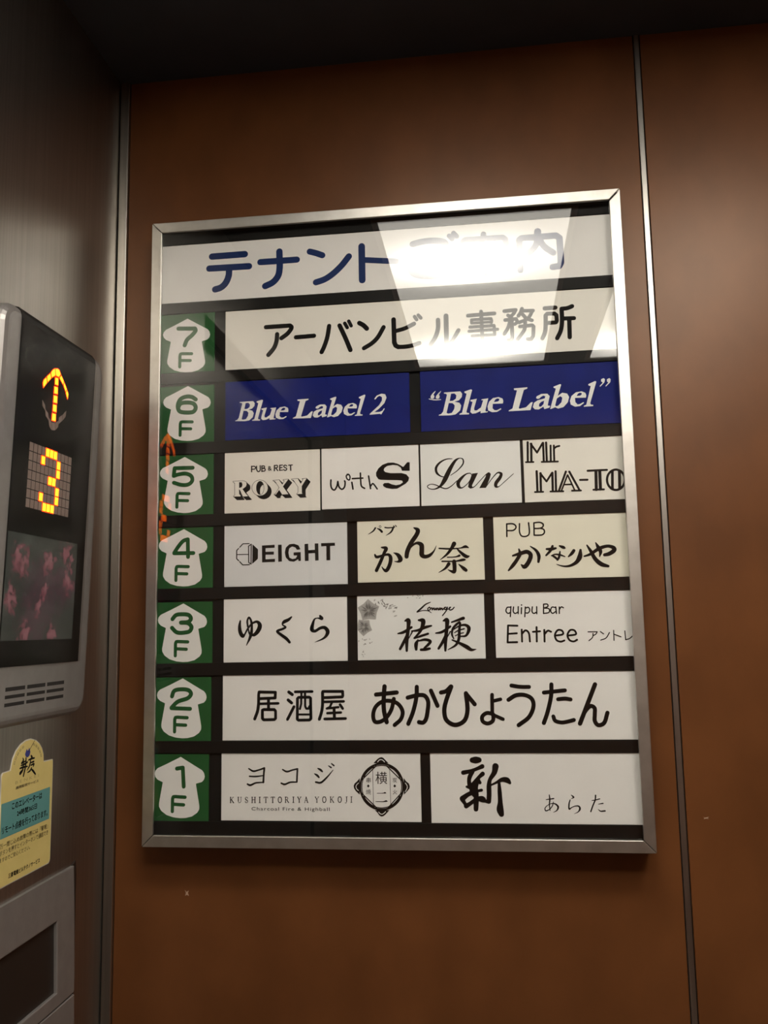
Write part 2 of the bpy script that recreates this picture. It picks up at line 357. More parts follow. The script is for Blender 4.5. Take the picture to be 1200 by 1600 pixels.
    'script': """v 383.6,459.6,0.9 376.7,459.4,1.4 368.3,455.2,2.4 363.7,448.9,3.1 364.5,442.9,2.8 368.8,438.7,1.6 373.7,437.1,0.9
v 381.3,439.0,0.8 390.1,444.9,1.2 397.2,453.5,1.8 396.8,458.5,1.6 393.4,459.9,1.0 388.5,457.9,2.8 382.6,450.1,4.5 377.4,440.4,5.7 373.3,432.6,5.3 368.0,425.8,2.8 361.0,422.6,1.3 354.2,423.9,1.1 352.5,426.4,1.1 356.3,428.8,0.9 362.1,428.0,1.1 369.9,424.3,1.5 375.7,422.8,1.3 382.7,426.3,1.1 388.7,432.0,0.9
v 407.2,437.7,0.7 405.7,440.5,1.0 400.7,440.0,1.6 393.7,434.3,3.7 390.2,429.0,4.5 391.2,424.4,3.7 394.3,422.9,1.6 401.3,427.5,1.0 406.9,435.3,0.8
p 407.7,440.2 414.8,440.7 407.0,425.3 407.8,423.3 405.0,422.0 402.1,423.6 403.2,428.5
v 405.0,422.9,2.5 408.9,423.3,1.2 416.9,430.9,0.9 425.0,439.0,0.9 427.9,440.5,1.2
p 424.5,439.0 428.4,441.0 430.4,438.8 429.1,433.9 423.9,421.9 415.7,421.9 423.9,435.6
v 424.4,423.7,0.8 432.5,434.2,1.1 439.0,440.1,1.8 442.8,438.6,3.3 441.2,433.9,4.1 436.2,427.2,4.3 435.9,423.5,3.5 438.4,422.5,1.4 447.8,429.7,0.9 457.6,438.0,0.8""",
    'twoline': """s 2.65 476.1,476.2 475.4,452.4
s 2.87 480.3,474.1 479.7,452.2
s 2.43 479.7,474.1 486.9,462.9 494.1,474.6
s 2.64 494.6,474.6 494.5,451.6
s 2.64 498.2,474.8 498.1,451.5
s 2.20 473.1,451.6 482.1,451.5
s 2.20 492.0,451.2 511.3,450.9
s 2.42 503.4,470.8 502.9,451.8
s 2.42 507.3,470.7 507.0,451.7
c 2.42 507.7,467.3 510.5,469.2 513.8,469.9
s 2.85 485.5,439.9 485.5,415.3
s 2.85 490.0,437.3 489.6,415.1
s 2.41 489.6,437.3 496.8,427.0 503.7,437.3
s 2.84 504.1,437.3 503.7,415.1
s 2.62 508.0,439.0 507.6,415.5
s 2.19 482.5,414.6 492.3,414.5
s 2.18 500.9,414.5 516.2,414.3
s 2.62 520.2,438.1 511.1,415.4
s 1.96 522.0,433.8 514.1,415.3
s 2.61 524.3,437.9 535.3,415.1
s 1.96 522.2,433.8 529.6,415.3
s 1.96 517.8,422.3 526.0,422.3
s 2.17 526.4,414.6 537.1,414.4
s 2.61 536.6,427.3 545.2,427.2
s 2.60 546.0,438.1 568.6,438.3
s 3.68 555.7,436.9 555.1,414.9
s 3.68 560.2,436.7 560.0,415.2
s 2.38 551.7,414.8 564.0,414.8
l 2.80 588.9,425.5 588.5,422.3 587.2,419.4 585.4,416.9 583.2,415.0 580.6,413.9 578.0,413.6 575.3,414.1 572.9,415.4 570.8,417.5 569.3,420.1 568.4,423.1 568.2,426.3 568.7,429.4 569.9,432.4 571.7,434.8 573.9,436.7 576.5,437.8 579.2,438.2 581.8,437.6 584.3,436.3 586.3,434.3 587.9,431.7 588.8,428.7
s 3.24 574.9,436.4 574.0,415.5
s 3.45 583.1,436.0 582.5,415.2""",
    'octagon': """p 144.2,359.6 160.4,360.1 160.4,356.4 148.8,356.1 148.8,351.6 159.4,351.6 159.4,347.9 148.8,348.0 148.8,342.3 160.8,342.5 160.8,338.8 144.4,338.5
p 164.7,359.9 169.3,360.0 169.6,338.9 165.0,338.7
p 193.1,353.7 188.8,353.0 186.5,356.1 182.5,357.2 179.0,355.0 177.9,350.0 179.0,343.7 183.0,341.6 187.0,342.4 189.1,345.9 184.5,346.1 184.4,349.8 193.4,350.1 193.6,339.1 190.7,338.9 190.2,341.2 184.7,338.2 179.0,339.2 174.6,343.8 173.3,350.1 174.7,356.3 179.1,360.1 184.8,360.7 190.5,358.6
p 198.3,359.9 202.9,360.2 203.1,352.1 211.3,352.4 211.2,360.2 215.7,360.2 215.9,339.1 211.6,338.9 211.4,348.2 203.3,348.1 203.3,338.9 198.7,338.7
p 219.1,360.3 236.4,360.3 236.7,356.7 230.5,356.5 230.5,338.9 225.8,338.9 225.7,356.5 219.3,356.3
s 1.15 127.9,362.5 119.7,362.4 115.7,358.2
s 1.27 114.2,356.7 111.9,354.4 111.9,343.9 114.5,341.5
s 1.26 115.9,340.1 119.7,336.0 128.2,336.1
s 1.03 112.5,349.2 126.4,349.0
s 1.26 127.0,359.3 130.5,361.7 130.3,336.9 127.3,338.9 127.0,359.3
p 132.2,361.5 139.2,355.0 139.0,343.1 131.9,337.1""",
    'hooked': """v 287.2,377.1,2.1 284.7,373.6,1.9 278.1,369.4,0.5
v 289.6,376.4,1.0 293.1,374.5,2.6 295.2,372.1,2.8
l 0.59 294.4,378.5 294.1,377.8 293.5,377.4 292.8,377.4 292.2,377.9 292.0,378.6 292.2,379.3 292.8,379.8 293.5,379.7 294.1,379.2
v 299.1,377.3,1.7 302.6,376.8,1.7 309.2,377.0,1.4
v 309.5,377.0,2.4 306.7,371.7,2.1 300.3,367.4,0.5
s 1.18 309.8,379.0 311.2,377.3
s 1.18 312.0,379.6 313.3,378.0
v 294.5,352.8,1.9 300.0,351.6,4.5 297.6,346.0,4.0 293.0,335.5,4.2 287.7,324.8,4.2
v 286.0,344.2,2.1 288.0,341.3,3.5 296.1,343.1,2.8 303.0,343.7,3.5 305.3,340.5,4.5 304.2,331.7,4.7 299.5,324.2,4.2 296.4,326.1,2.4 294.4,329.1,0.9
v 309.2,345.9,0.9 314.4,343.2,4.5 317.5,337.2,5.4 314.8,335.0,2.8 310.1,335.3,0.7
v 334.8,375.8,1.7 339.4,372.8,5.2 338.5,368.4,5.4 330.6,356.8,5.4 325.9,346.4,5.6 325.0,340.8,5.2
v 325.6,344.0,1.4 330.5,352.1,1.9 337.7,357.0,3.3 343.3,354.7,5.6 343.8,348.2,5.9 343.8,342.4,5.9 346.7,340.2,4.9 352.5,341.2,4.2 358.5,346.6,1.9 361.6,353.0,0.5
v 365.0,349.7,1.9 376.1,348.8,2.1 391.2,349.4,1.6 397.0,350.9,3.5 400.4,349.5,1.4
v 383.2,354.8,5.4 380.1,349.5,4.0 374.7,342.7,3.0 365.8,335.7,0.7
v 386.0,349.3,1.4 391.0,344.0,3.3 397.8,338.8,4.2 401.1,339.2,1.4
v 374.6,338.6,1.4 385.1,338.9,1.6 389.2,340.2,3.0
v 368.1,333.8,1.9 384.9,333.6,1.9 394.2,335.1,3.2 396.5,335.1,1.2
v 382.6,333.1,5.1 383.0,326.1,4.9 382.2,320.9,4.6 378.8,321.6,2.8 374.8,323.5,0.7
v 376.1,330.4,4.4 371.9,325.3,2.8 363.7,320.3,0.7
v 388.1,329.7,1.2 393.9,324.7,4.2 396.7,322.3,3.9""",
    'brushfour': """s 1.80 447.2,376.5 446.9,361.6
c 1.80 447.2,376.9 454.9,376.7 458.0,374.2 457.9,371.4 454.9,368.9 447.2,368.7
c 1.79 462.5,376.7 462.4,365.7 464.5,361.8 468.9,361.0 472.8,362.8 473.9,366.0 473.4,377.4
s 1.79 479.7,376.8 479.5,362.6
c 1.79 479.7,377.2 487.3,377.4 490.6,375.1 490.2,372.2 487.0,370.5 479.8,370.3
c 1.78 487.0,370.5 491.1,368.7 491.7,365.4 489.9,362.9 486.7,362.1 479.5,362.2
v 453.2,338.3,2.3 462.4,340.8,4.3 470.4,342.4,5.1 474.4,338.7,5.1 471.5,330.1,5.3 466.3,324.5,4.8 462.9,327.1,1.8
v 460.7,346.0,1.8 461.8,340.6,4.1 457.7,333.0,4.3 452.4,326.1,4.3 447.5,320.7,2.0
v 474.4,349.0,1.3 480.9,343.9,3.3 484.0,337.4,4.3 483.2,330.1,3.0
v 493.5,345.1,2.5 499.2,344.9,3.8 504.3,345.8,2.5
v 500.6,348.5,2.8 498.1,343.4,3.3 492.6,337.6,2.3
v 508.8,348.5,2.0 513.1,346.6,3.8 515.0,345.7,2.0
v 509.1,341.8,1.5 508.4,338.0,2.5 507.3,334.2,2.8 505.5,331.7,2.0
v 498.9,337.0,1.5 502.7,338.4,1.8 508.9,337.7,2.3 514.6,335.5,1.3
v 500.1,337.2,2.3 503.8,334.3,2.8 506.2,331.7,1.8
v 525.4,342.4,3.8 522.7,338.9,3.8 518.8,335.4,1.8
v 533.2,342.9,2.8 531.9,334.8,5.8 527.9,328.6,4.5 519.6,324.3,3.0 512.1,324.1,2.0 504.4,326.6,0.8
v 537.3,335.3,2.0 543.8,337.3,3.3 555.3,344.1,4.3 565.4,346.6,3.8 572.1,344.1,4.8 572.6,341.9,5.0 566.2,337.4,4.8 560.9,336.3,3.8
v 540.9,348.3,1.8 545.3,340.8,4.0 549.8,331.8,4.8 556.9,325.2,5.3 564.4,322.8,3.2
v 551.3,351.0,1.5 553.9,345.6,4.3 556.4,340.5,4.3 555.1,334.4,1.3""",
    'bellflower': """v 352.7,284.8,1.0 346.8,282.3,1.7 340.9,277.2,2.1 336.2,273.4,1.4 342.8,275.0,0.9 349.5,274.6,1.1 353.5,272.1,0.8
c 1.35 351.3,278.9 349.2,277.0 350.3,275.1 352.5,276.5 351.6,278.9
c 1.35 352.5,277.4 354.5,278.0 354.6,275.6 356.9,278.0 357.3,275.5 359.5,277.7 359.4,275.4 361.6,277.7 362.1,275.2 364.3,278.0 364.2,275.4 366.5,277.6 366.9,275.3 369.7,278.3
c 1.44 371.1,278.5 368.9,276.8 370.6,275.6 373.0,278.4 371.7,274.6 366.9,268.5
c 1.34 372.2,275.8 375.4,276.7 376.8,278.4 375.2,277.6 375.8,275.1 379.0,275.8 381.1,278.1
v 312.6,248.0,1.7 318.9,249.3,3.5 329.2,255.3,2.9
v 321.4,263.0,1.9 325.3,263.8,5.2 325.3,255.4,4.4 323.2,240.2,4.4 322.8,227.3,2.9
v 323.2,246.8,1.9 319.7,238.3,3.7 314.8,229.6,3.3
v 325.6,242.0,1.0 329.8,249.6,1.9
v 329.2,250.7,1.7 336.4,251.4,3.1 346.2,255.0,3.5 353.1,256.6,2.3
v 337.9,263.6,2.3 343.3,262.9,5.4 341.9,255.1,4.4 338.3,248.5,3.1 332.1,242.2,2.1
v 332.1,241.7,1.3 340.1,244.5,2.9 348.9,247.2,2.7
v 336.6,239.9,1.9 334.3,235.2,4.6 334.2,228.8,3.3
v 337.1,238.8,1.9 345.8,240.2,3.4 351.5,238.0,3.6 348.5,234.0,3.4 344.1,230.5,2.3
v 339.9,228.3,3.1 345.5,228.6,3.6 350.5,229.5,2.9
v 358.3,247.7,1.7 365.3,248.8,3.2 375.8,255.3,2.9
v 367.7,262.3,1.9 371.8,263.2,5.2 371.7,254.6,4.4 369.8,239.4,4.4 369.2,226.9,2.7
v 370.0,246.1,1.9 365.9,236.6,3.6 361.2,229.5,3.0
v 371.8,242.2,1.0 375.6,249.3,1.7
v 377.6,260.4,1.9 384.8,262.7,2.9 391.8,264.9,4.0
v 387.1,260.5,2.3 383.7,258.0,2.9 378.8,252.6,2.9 377.6,245.9,2.5 379.6,240.7,1.5
v 379.7,251.6,1.3 386.5,255.7,2.1 394.2,256.7,3.2 398.1,253.0,4.4 394.3,244.2,2.8 388.1,243.4,1.7
v 380.6,247.8,1.1 385.4,250.5,1.7 392.4,252.3,1.7
v 381.4,244.1,1.1 387.2,246.7,1.5 391.5,247.6,1.3
v 387.8,259.0,2.7 386.6,251.5,3.2 385.8,241.0,3.6 382.1,233.5,3.0 372.2,227.8,0.8
v 377.6,239.3,1.7 385.0,236.1,3.0 395.3,230.5,4.9 400.0,227.4,3.6 405.9,227.9,0.8""",
    'entree': """c 1.53 448.0,276.9 444.3,276.6 442.7,272.4 445.0,269.6 448.2,270.9
s 1.53 448.7,277.5 447.6,265.7
c 1.52 451.8,277.1 451.3,271.6 453.3,269.3 456.5,270.8
s 1.52 457.3,277.3 457.0,269.0
s 1.52 461.1,276.0 460.6,268.9
s 1.66 461.3,279.3 461.3,279.1
s 1.52 465.6,276.8 464.6,265.3
c 1.52 465.5,275.4 469.4,276.2 470.7,272.6 468.5,269.6 465.3,269.9
c 1.52 473.9,276.7 473.4,271.1 475.3,268.9 478.2,270.3
s 1.52 479.0,276.8 478.8,268.5
s 1.52 487.2,279.6 486.7,268.6
c 1.52 487.2,279.6 491.6,279.5 492.2,277.0 487.3,275.0
c 1.51 487.3,275.0 493.4,273.9 493.2,270.0 487.0,268.6
c 1.51 500.7,275.4 496.9,275.9 495.1,271.4 497.3,268.6 500.8,270.6
s 1.51 501.3,276.1 501.8,268.3
s 1.51 505.4,276.0 505.1,268.3
c 1.51 505.3,273.0 507.9,276.0 510.2,274.9
s 2.35 444.5,255.3 443.3,235.7
s 2.35 444.5,255.3 455.5,254.8
s 2.35 444.1,245.4 454.5,245.9
s 2.34 443.3,235.4 454.5,235.5
s 2.34 460.4,250.1 460.3,236.1
c 2.34 460.7,245.4 464.9,249.2 468.3,246.6 469.5,236.0
s 2.33 477.9,252.8 477.5,235.9
s 2.34 473.5,247.3 481.8,247.8
s 2.33 486.8,249.3 486.6,235.7
c 2.33 487.0,244.4 491.0,248.4 494.6,247.0
c 2.32 498.9,242.4 508.5,244.3 507.3,248.1 502.6,248.8 498.9,243.1 500.7,237.1 505.4,235.3 509.6,236.6
c 2.32 513.5,242.1 523.5,244.0 521.6,248.2 516.9,248.5 513.5,242.8 515.7,236.9 520.4,235.3 524.3,237.2
s 1.22 537.4,246.2 547.9,246.1
c 1.22 547.9,246.1 546.5,243.6 543.0,241.6
c 1.22 543.1,244.4 542.2,239.6 538.0,235.9
s 1.22 551.6,246.3 555.2,243.5
c 1.22 562.0,245.0 557.7,238.7 551.5,236.3
s 1.22 566.9,247.4 566.7,235.8
s 1.22 567.0,243.0 574.9,239.8
s 1.21 579.6,246.6 580.1,236.3
c 1.21 580.1,236.3 584.4,237.6 589.3,241.6""",
    'pub2f': """s 3.55 141.0,172.3 160.7,172.9 161.1,179.7 140.7,180.2 140.1,177.4 140.0,165.1
c 3.75 140.0,166.1 138.9,158.0 135.2,148.1
s 3.12 141.6,166.1 164.6,166.5
s 3.75 152.4,171.7 152.4,161.0
s 3.53 144.8,158.5 144.8,148.8 146.4,147.0 159.6,147.2 161.2,148.7 161.2,157.3 159.6,159.1 146.4,159.2 144.8,158.2
s 3.74 177.7,179.9 182.0,176.8
s 3.73 176.8,170.4 181.1,166.9
s 3.52 184.0,162.3 176.0,147.4
s 3.31 185.7,180.0 206.6,180.2
s 3.51 188.3,171.9 188.1,147.6 189.7,146.3 202.9,146.5 204.8,148.0 204.6,172.3 203.0,173.5 189.9,173.4 188.3,171.9
s 2.69 193.3,179.0 193.0,165.8 191.4,159.7
s 2.68 197.8,178.9 197.9,162.7 199.3,160.0 201.9,160.0 203.0,162.6
s 2.47 189.8,153.1 203.4,153.0
s 3.50 220.4,172.8 243.4,173.5 244.2,175.0 244.0,180.0 219.9,180.2 219.1,177.7
c 3.70 219.4,179.2 219.3,164.6 218.1,156.5 215.2,147.4
s 3.08 220.9,167.8 245.2,168.2
s 2.88 230.8,167.0 228.1,161.5 224.4,159.9
s 2.87 224.4,159.9 238.6,161.4
s 3.28 240.7,164.4 243.8,159.8
s 3.07 225.1,154.4 241.6,155.1
s 3.69 233.3,159.4 233.7,148.8
s 3.27 221.7,147.6 247.2,148.0""",
    'pub2f_kana': """s 5.09 284.6,175.9 309.7,178.2
c 5.33 295.1,185.5 294.0,173.5 293.9,157.3 296.9,143.5
c 4.81 306.0,170.7 302.9,158.4 296.3,148.5 288.5,143.8 282.8,144.2 280.7,151.1 283.7,161.1 291.5,167.3 300.6,168.5 310.8,164.9 316.3,155.9 314.2,147.2 306.4,140.1
c 5.03 322.7,172.0 335.3,174.8 342.9,174.1 346.9,168.1 346.3,156.9 343.5,145.8 340.3,142.7 335.6,143.3
c 5.05 333.9,184.5 333.3,173.2 328.5,154.5 322.8,141.5
s 5.03 350.7,179.9 358.1,162.2
c 5.03 362.7,177.7 368.5,179.1 374.7,184.7
c 5.25 375.0,184.4 368.9,169.2 366.0,156.8 368.2,145.6 378.1,139.9 389.0,144.3 393.3,155.4 392.2,176.4
s 4.99 392.2,176.2 402.1,163.7
s 4.43 422.9,174.5 422.4,151.8
s 4.17 424.3,167.3 432.6,169.2
c 4.68 422.5,152.5 415.9,153.4 410.5,149.3 411.0,143.9 416.8,141.3 422.9,144.7 423.5,151.8
s 4.16 423.1,151.5 434.7,146.2
c 4.68 445.9,185.0 456.3,183.4 466.4,183.2
c 4.92 441.9,168.5 450.7,173.6 461.1,173.8 468.8,169.6 470.8,161.8 465.4,149.0 452.7,139.3
s 4.65 483.3,176.5 507.7,178.9
c 4.90 492.4,185.8 491.6,173.2 486.2,152.7 481.9,141.7
c 4.63 499.4,168.7 507.5,169.4 513.7,168.4
c 4.61 493.1,149.1 494.9,144.3 502.5,142.1 511.5,143.6 516.5,144.9
s 5.11 542.5,185.4 523.3,140.8
c 4.84 525.0,144.8 530.0,155.0 536.6,160.7 540.6,158.5 540.6,151.1 540.3,143.5 543.9,138.9 550.3,140.9 555.1,152.9""",
    'logo3kana': """v 127.9,89.3,1.6 133.5,86.4,2.2 140.4,87.8,1.9 147.1,90.0,2.4
v 147.1,89.6,2.4 146.4,81.5,2.2 146.0,73.4,2.4
v 128.8,80.4,1.6 136.3,80.1,1.9 145.3,81.2,1.3
v 126.3,71.2,1.9 129.6,69.9,2.4 136.3,72.5,1.9 146.0,73.4,1.6
v 169.7,88.3,1.6 174.9,85.9,2.1 181.8,87.8,1.9 187.9,89.1,2.1
s 2.14 187.9,88.8 187.1,74.0
v 168.0,72.4,1.9 172.1,71.1,2.1 179.0,73.5,1.9 187.2,73.8,1.6
v 212.8,89.7,1.3 216.0,88.1,2.7 218.2,86.1,1.9
v 208.9,83.4,1.3 212.2,81.4,2.7 214.1,79.3,1.9
v 210.2,73.8,2.1 215.9,73.1,2.4 224.1,79.7,1.9 231.3,87.8,0.8
v 225.9,92.7,1.1 229.0,90.8,1.9
v 229.5,95.3,1.3 232.4,93.0,1.9""",
    'hira0': """v 116.8,266.9,2.0 115.9,260.5,3.8 116.9,252.7,4.7 120.1,248.2,4.5 121.7,249.3,2.5 126.1,256.7,2.3 131.8,263.3,2.5 138.1,265.4,3.4 141.6,261.1,5.2 138.7,253.4,5.2 133.2,249.1,3.4 131.2,251.9,1.4
v 126.3,259.7,2.3 125.7,266.9,2.3 127.8,270.8,2.5 130.4,266.9,2.7 131.4,256.9,3.2 129.8,248.0,3.8 124.7,236.8,0.9
v 127.2,256.0,1.6 128.1,251.9,2.3 129.8,249.1,2.3""",
    'hira1': """v 181.5,270.5,1.8 177.5,267.1,3.8 171.8,264.4,4.0 170.0,261.5,1.8 173.9,258.1,2.7 170.7,256.2,2.9 163.4,253.3,3.1 168.4,249.0,3.6 175.2,244.0,3.8 178.8,239.8,3.3""",
    'hira2': """v 217.2,271.0,2.7 219.2,267.9,4.2 213.8,268.4,1.3 210.4,267.3,2.0 207.9,261.0,3.8 206.9,254.6,4.9 210.3,252.6,3.6 217.1,256.2,3.6 222.7,256.7,4.2 226.5,251.7,4.9 222.6,244.8,2.9 210.4,239.2,0.4""",
    'logocaps': """s 0.94 105.4,55.8 105.4,49.3
s 0.54 108.7,55.8 105.4,51.9
s 0.94 106.6,53.1 109.1,49.3
s 0.54 104.8,55.8 106.1,55.8
s 0.54 104.8,49.3 106.2,49.3
s 0.54 108.0,55.8 109.3,55.8
s 0.54 108.3,49.3 109.8,49.3
s 0.94 115.0,55.9 115.0,51.3
s 0.54 115.0,51.3 115.8,49.5 117.4,49.5 118.4,51.3
s 0.54 118.4,51.3 118.3,55.9
s 0.54 114.2,55.9 115.7,55.9
s 0.54 117.7,55.9 119.0,55.9
s 0.54 126.6,54.5 126.3,55.6 124.9,56.0 123.8,55.3 123.7,54.0
s 0.94 123.7,54.0 126.5,51.5
s 0.54 126.5,51.5 126.6,50.1 125.2,49.4 123.9,49.8 123.5,51.1
s 0.94 132.2,56.0 132.2,49.5
s 0.94 135.6,56.0 135.6,49.5
s 0.54 132.2,52.9 135.6,52.9
s 0.54 131.4,56.0 132.9,56.0
s 0.54 131.4,49.5 132.9,49.5
s 0.54 134.9,56.0 136.4,56.0
s 0.54 134.9,49.5 136.4,49.5
s 0.94 141.5,56.1 141.5,49.6
s 0.54 140.5,56.1 142.6,56.1
s 0.54 140.5,49.6 142.6,49.6
s 0.94 149.0,56.2 149.0,49.7
s 0.54 146.7,56.1 151.2,56.2
s 0.54 146.7,56.1 146.7,54.8
s 0.54 151.2,56.2 151.2,54.9
s 0.54 148.2,49.6 149.8,49.7
s 0.94 157.5,56.2 157.5,49.7
s 0.54 155.3,56.2 159.8,56.3
s 0.54 155.3,56.2 155.3,54.9
s 0.53 159.8,56.3 159.8,55.0
s 0.53 156.7,49.7 158.3,49.7
s 0.94 164.2,53.1 164.4,54.7 165.3,56.1 166.3,56.3
s 0.93 166.3,56.3 167.4,56.1 168.2,54.7 168.4,53.1
s 0.93 168.4,53.1 168.2,51.5 167.3,50.0 166.3,49.8
s 0.93 166.3,49.8 165.3,50.0 164.4,51.4 164.2,53.1
s 0.93 173.2,56.4 173.2,49.9
s 0.53 173.2,56.2 175.4,56.2 176.1,54.8 175.3,53.3 173.2,53.1
s 0.93 174.8,53.1 176.9,49.9
s 0.53 172.5,56.4 174.1,56.4
s 0.53 172.5,49.9 173.9,49.9
s 0.53 176.6,49.9 177.4,49.9
s 0.93 182.8,56.5 182.7,50.0
s 0.53 181.7,56.5 183.8,56.5
s 0.53 181.7,50.0 183.8,50.0
s 0.93 188.0,56.5 189.9,53.3
s 0.53 191.9,56.5 189.9,53.3
s 0.93 189.9,53.3 189.9,50.1
s 0.53 187.6,56.5 188.8,56.5
s 0.53 191.2,56.5 192.5,56.5
s 0.53 189.1,50.0 190.6,50.1
s 0.53 198.3,56.6 196.5,50.1
s 0.93 198.3,56.6 200.2,50.1
s 0.53 197.1,52.4 199.5,52.4
s 0.53 196.0,50.1 197.1,50.1
s 0.53 199.5,50.1 200.9,50.1
s 0.93 209.5,56.7 211.4,53.5
s 0.53 213.4,56.7 211.4,53.5
s 0.93 211.4,53.5 211.4,50.3
s 0.53 209.1,56.7 210.3,56.7
s 0.53 212.7,56.7 214.0,56.7
s 0.53 210.6,50.2 212.1,50.3
s 0.93 218.3,53.5 218.5,55.2 219.3,56.6 220.4,56.8
s 0.93 220.4,56.8 221.4,56.6 222.2,55.2 222.4,53.6
s 0.93 222.4,53.6 222.2,52.0 221.3,50.5 220.3,50.3
s 0.93 220.3,50.3 219.3,50.5 218.5,51.9 218.3,53.5
s 0.92 228.0,56.9 228.0,50.4
s 0.53 231.3,56.9 228.0,53.0
s 0.92 229.2,54.2 231.6,50.4
s 0.53 227.4,56.9 228.8,56.9
s 0.53 227.4,50.4 228.7,50.4
s 0.53 230.6,56.9 231.8,56.9
s 0.53 230.7,50.4 232.2,50.4
s 0.92 237.0,53.7 237.2,55.3 238.0,56.7 239.1,56.9
s 0.92 239.1,56.9 240.1,56.8 240.9,55.3 241.1,53.7
s 0.92 241.1,53.7 240.8,52.1 240.0,50.7 239.0,50.5
s 0.92 239.0,50.5 238.0,50.7 237.1,52.1 237.0,53.7
s 0.92 247.4,57.0 247.3,51.5
s 0.53 247.3,51.5 246.8,49.9 245.8,49.8 245.5,50.2
s 0.53 246.5,57.0 248.3,57.0
s 0.92 253.1,57.1 253.0,50.6
s 0.53 252.1,57.1 254.1,57.1
s 0.53 252.0,50.6 254.0,50.6""",
    'logosub': """T 131.5,44.6 226.7,39.3 Charcoal Fire & Highball""",
    'emblem': """l 2.25 315.2,68.9 314.8,64.8 313.7,60.8 312.1,57.0 310.0,53.5 307.3,50.4 304.2,47.7 300.8,45.5 297.1,43.9 293.2,42.9 289.2,42.6 285.2,42.9 281.3,43.8 277.6,45.4 274.3,47.5 271.2,50.1 268.7,53.2 266.6,56.8 265.1,60.6 264.2,64.6 264.0,68.7 264.4,72.8 265.4,76.9 267.0,80.7 269.1,84.3 271.8,87.4 274.9,90.1 278.4,92.3 282.2,93.9 286.1,94.9 290.1,95.2 294.1,94.9 298.0,93.9 301.7,92.3 305.1,90.2 308.1,87.5 310.6,84.4 312.6,80.8 314.1,77.0 314.9,73.0
l 0.94 313.3,68.9 312.9,65.1 312.0,61.4 310.4,57.9 308.5,54.6 306.0,51.7 303.2,49.2 300.0,47.2 296.5,45.7 292.9,44.9 289.2,44.5 285.5,44.8 281.9,45.6 278.5,47.1 275.4,49.1 272.6,51.6 270.2,54.4 268.4,57.6 266.9,61.2 266.2,64.9 265.9,68.7 266.3,72.5 267.2,76.3 268.7,79.9 270.7,83.1 273.1,86.0 276.0,88.5 279.2,90.6 282.7,92.1 286.4,92.9 290.1,93.2 293.8,92.9 297.4,92.1 300.8,90.6 304.0,88.6 306.7,86.1 309.1,83.2 310.9,80.0 312.3,76.4 313.0,72.7
p 280.1,95.7 282.9,98.6 285.6,101.1 287.8,102.4 289.9,102.8 292.0,102.1 294.2,99.8 298.2,95.7
p 263.4,78.5 260.5,75.2 257.2,72.4 256.0,69.9 256.4,66.8 258.4,63.8 263.1,59.5
p 316.0,78.7 318.8,75.0 321.9,72.6 323.0,69.5 322.4,66.5 319.5,63.4 315.9,59.8
p 281.0,41.9 284.2,38.9 286.3,35.9 288.5,34.7 290.8,35.0 293.6,37.1 298.2,42.0
s 1.26 265.6,76.1 283.2,92.6
s 1.25 295.9,92.6 313.1,76.2
s 1.24 312.8,61.6 297.0,45.1
s 1.25 265.4,61.4 283.0,44.7
c 1.63 267.7,80.3 272.8,87.1 280.3,91.5
c 1.62 311.7,80.4 306.7,87.1 299.4,91.5
c 1.62 267.4,57.0 272.3,50.4 279.8,45.6
c 1.61 311.3,57.2 306.6,50.6 298.9,45.7
s 0.50 279.1,88.4 279.4,48.9
s 0.50 299.4,88.5 300.0,49.0
v 283.9,61.2,0.5 290.9,61.4,0.7 293.5,61.8,1.6 294.7,61.4,0.5
v 282.2,51.7,0.6 291.4,51.7,0.9 294.9,52.4,1.7 296.1,51.9,0.5
p 273.6,71.5 275.2,69.5 273.5,67.6 271.9,69.5
p 305.1,71.6 306.8,69.6 305.0,67.8 303.5,69.6
T 282.4,86.0 296.3,71.8 横
T 271.4,79.2 276.6,73.4 串
T 270.6,65.7 276.6,59.8 焼
T 302.6,79.3 307.9,73.5 炭
T 302.6,65.5 307.9,60.0 火""",
    'shin': """v 397.3,99.4,6.2 401.4,99.5,7.9 405.2,99.6,6.2
v 386.3,85.1,5.2 394.7,86.8,4.4 402.3,89.5,4.1 408.7,92.3,5.2
v 397.5,86.2,4.3 393.9,80.7,5.2 392.8,75.9,4.7 393.6,69.8,5.5
v 408.9,83.8,5.3 403.8,79.2,4.3 400.5,73.5,7.4 397.9,67.4,10.4 399.2,60.8,7.9
v 403.7,75.9,4.9 405.5,73.8,3.7
v 389.8,69.1,2.7 396.0,67.4,4.9
v 402.1,64.4,3.1 407.1,65.3,3.4
v 397.1,62.9,5.5 390.8,60.1,5.1 384.5,55.6,6.6
v 400.8,62.0,5.5 400.4,53.0,6.1 399.9,43.9,5.6
v 399.0,54.1,4.3 393.0,49.9,4.6 388.6,47.3,5.6
v 384.4,54.7,5.5 387.7,49.3,3.7
v 401.8,56.0,3.7 407.4,55.1,7.3 410.4,53.3,4.3
v 424.1,92.3,7.6 422.6,85.6,6.1 417.1,77.1,4.6 415.8,69.9,5.6 415.7,60.9,5.6 415.0,52.7,5.6
v 410.4,52.7,3.0 414.7,52.7,5.5
v 418.4,71.1,2.1 425.3,74.4,3.1 431.6,77.3,5.2 437.1,76.6,6.3 440.1,73.7,3.4
v 427.6,72.9,3.4 427.9,63.9,4.9 428.2,51.9,5.6 427.8,43.5,8.2 429.1,38.5,6.3""",
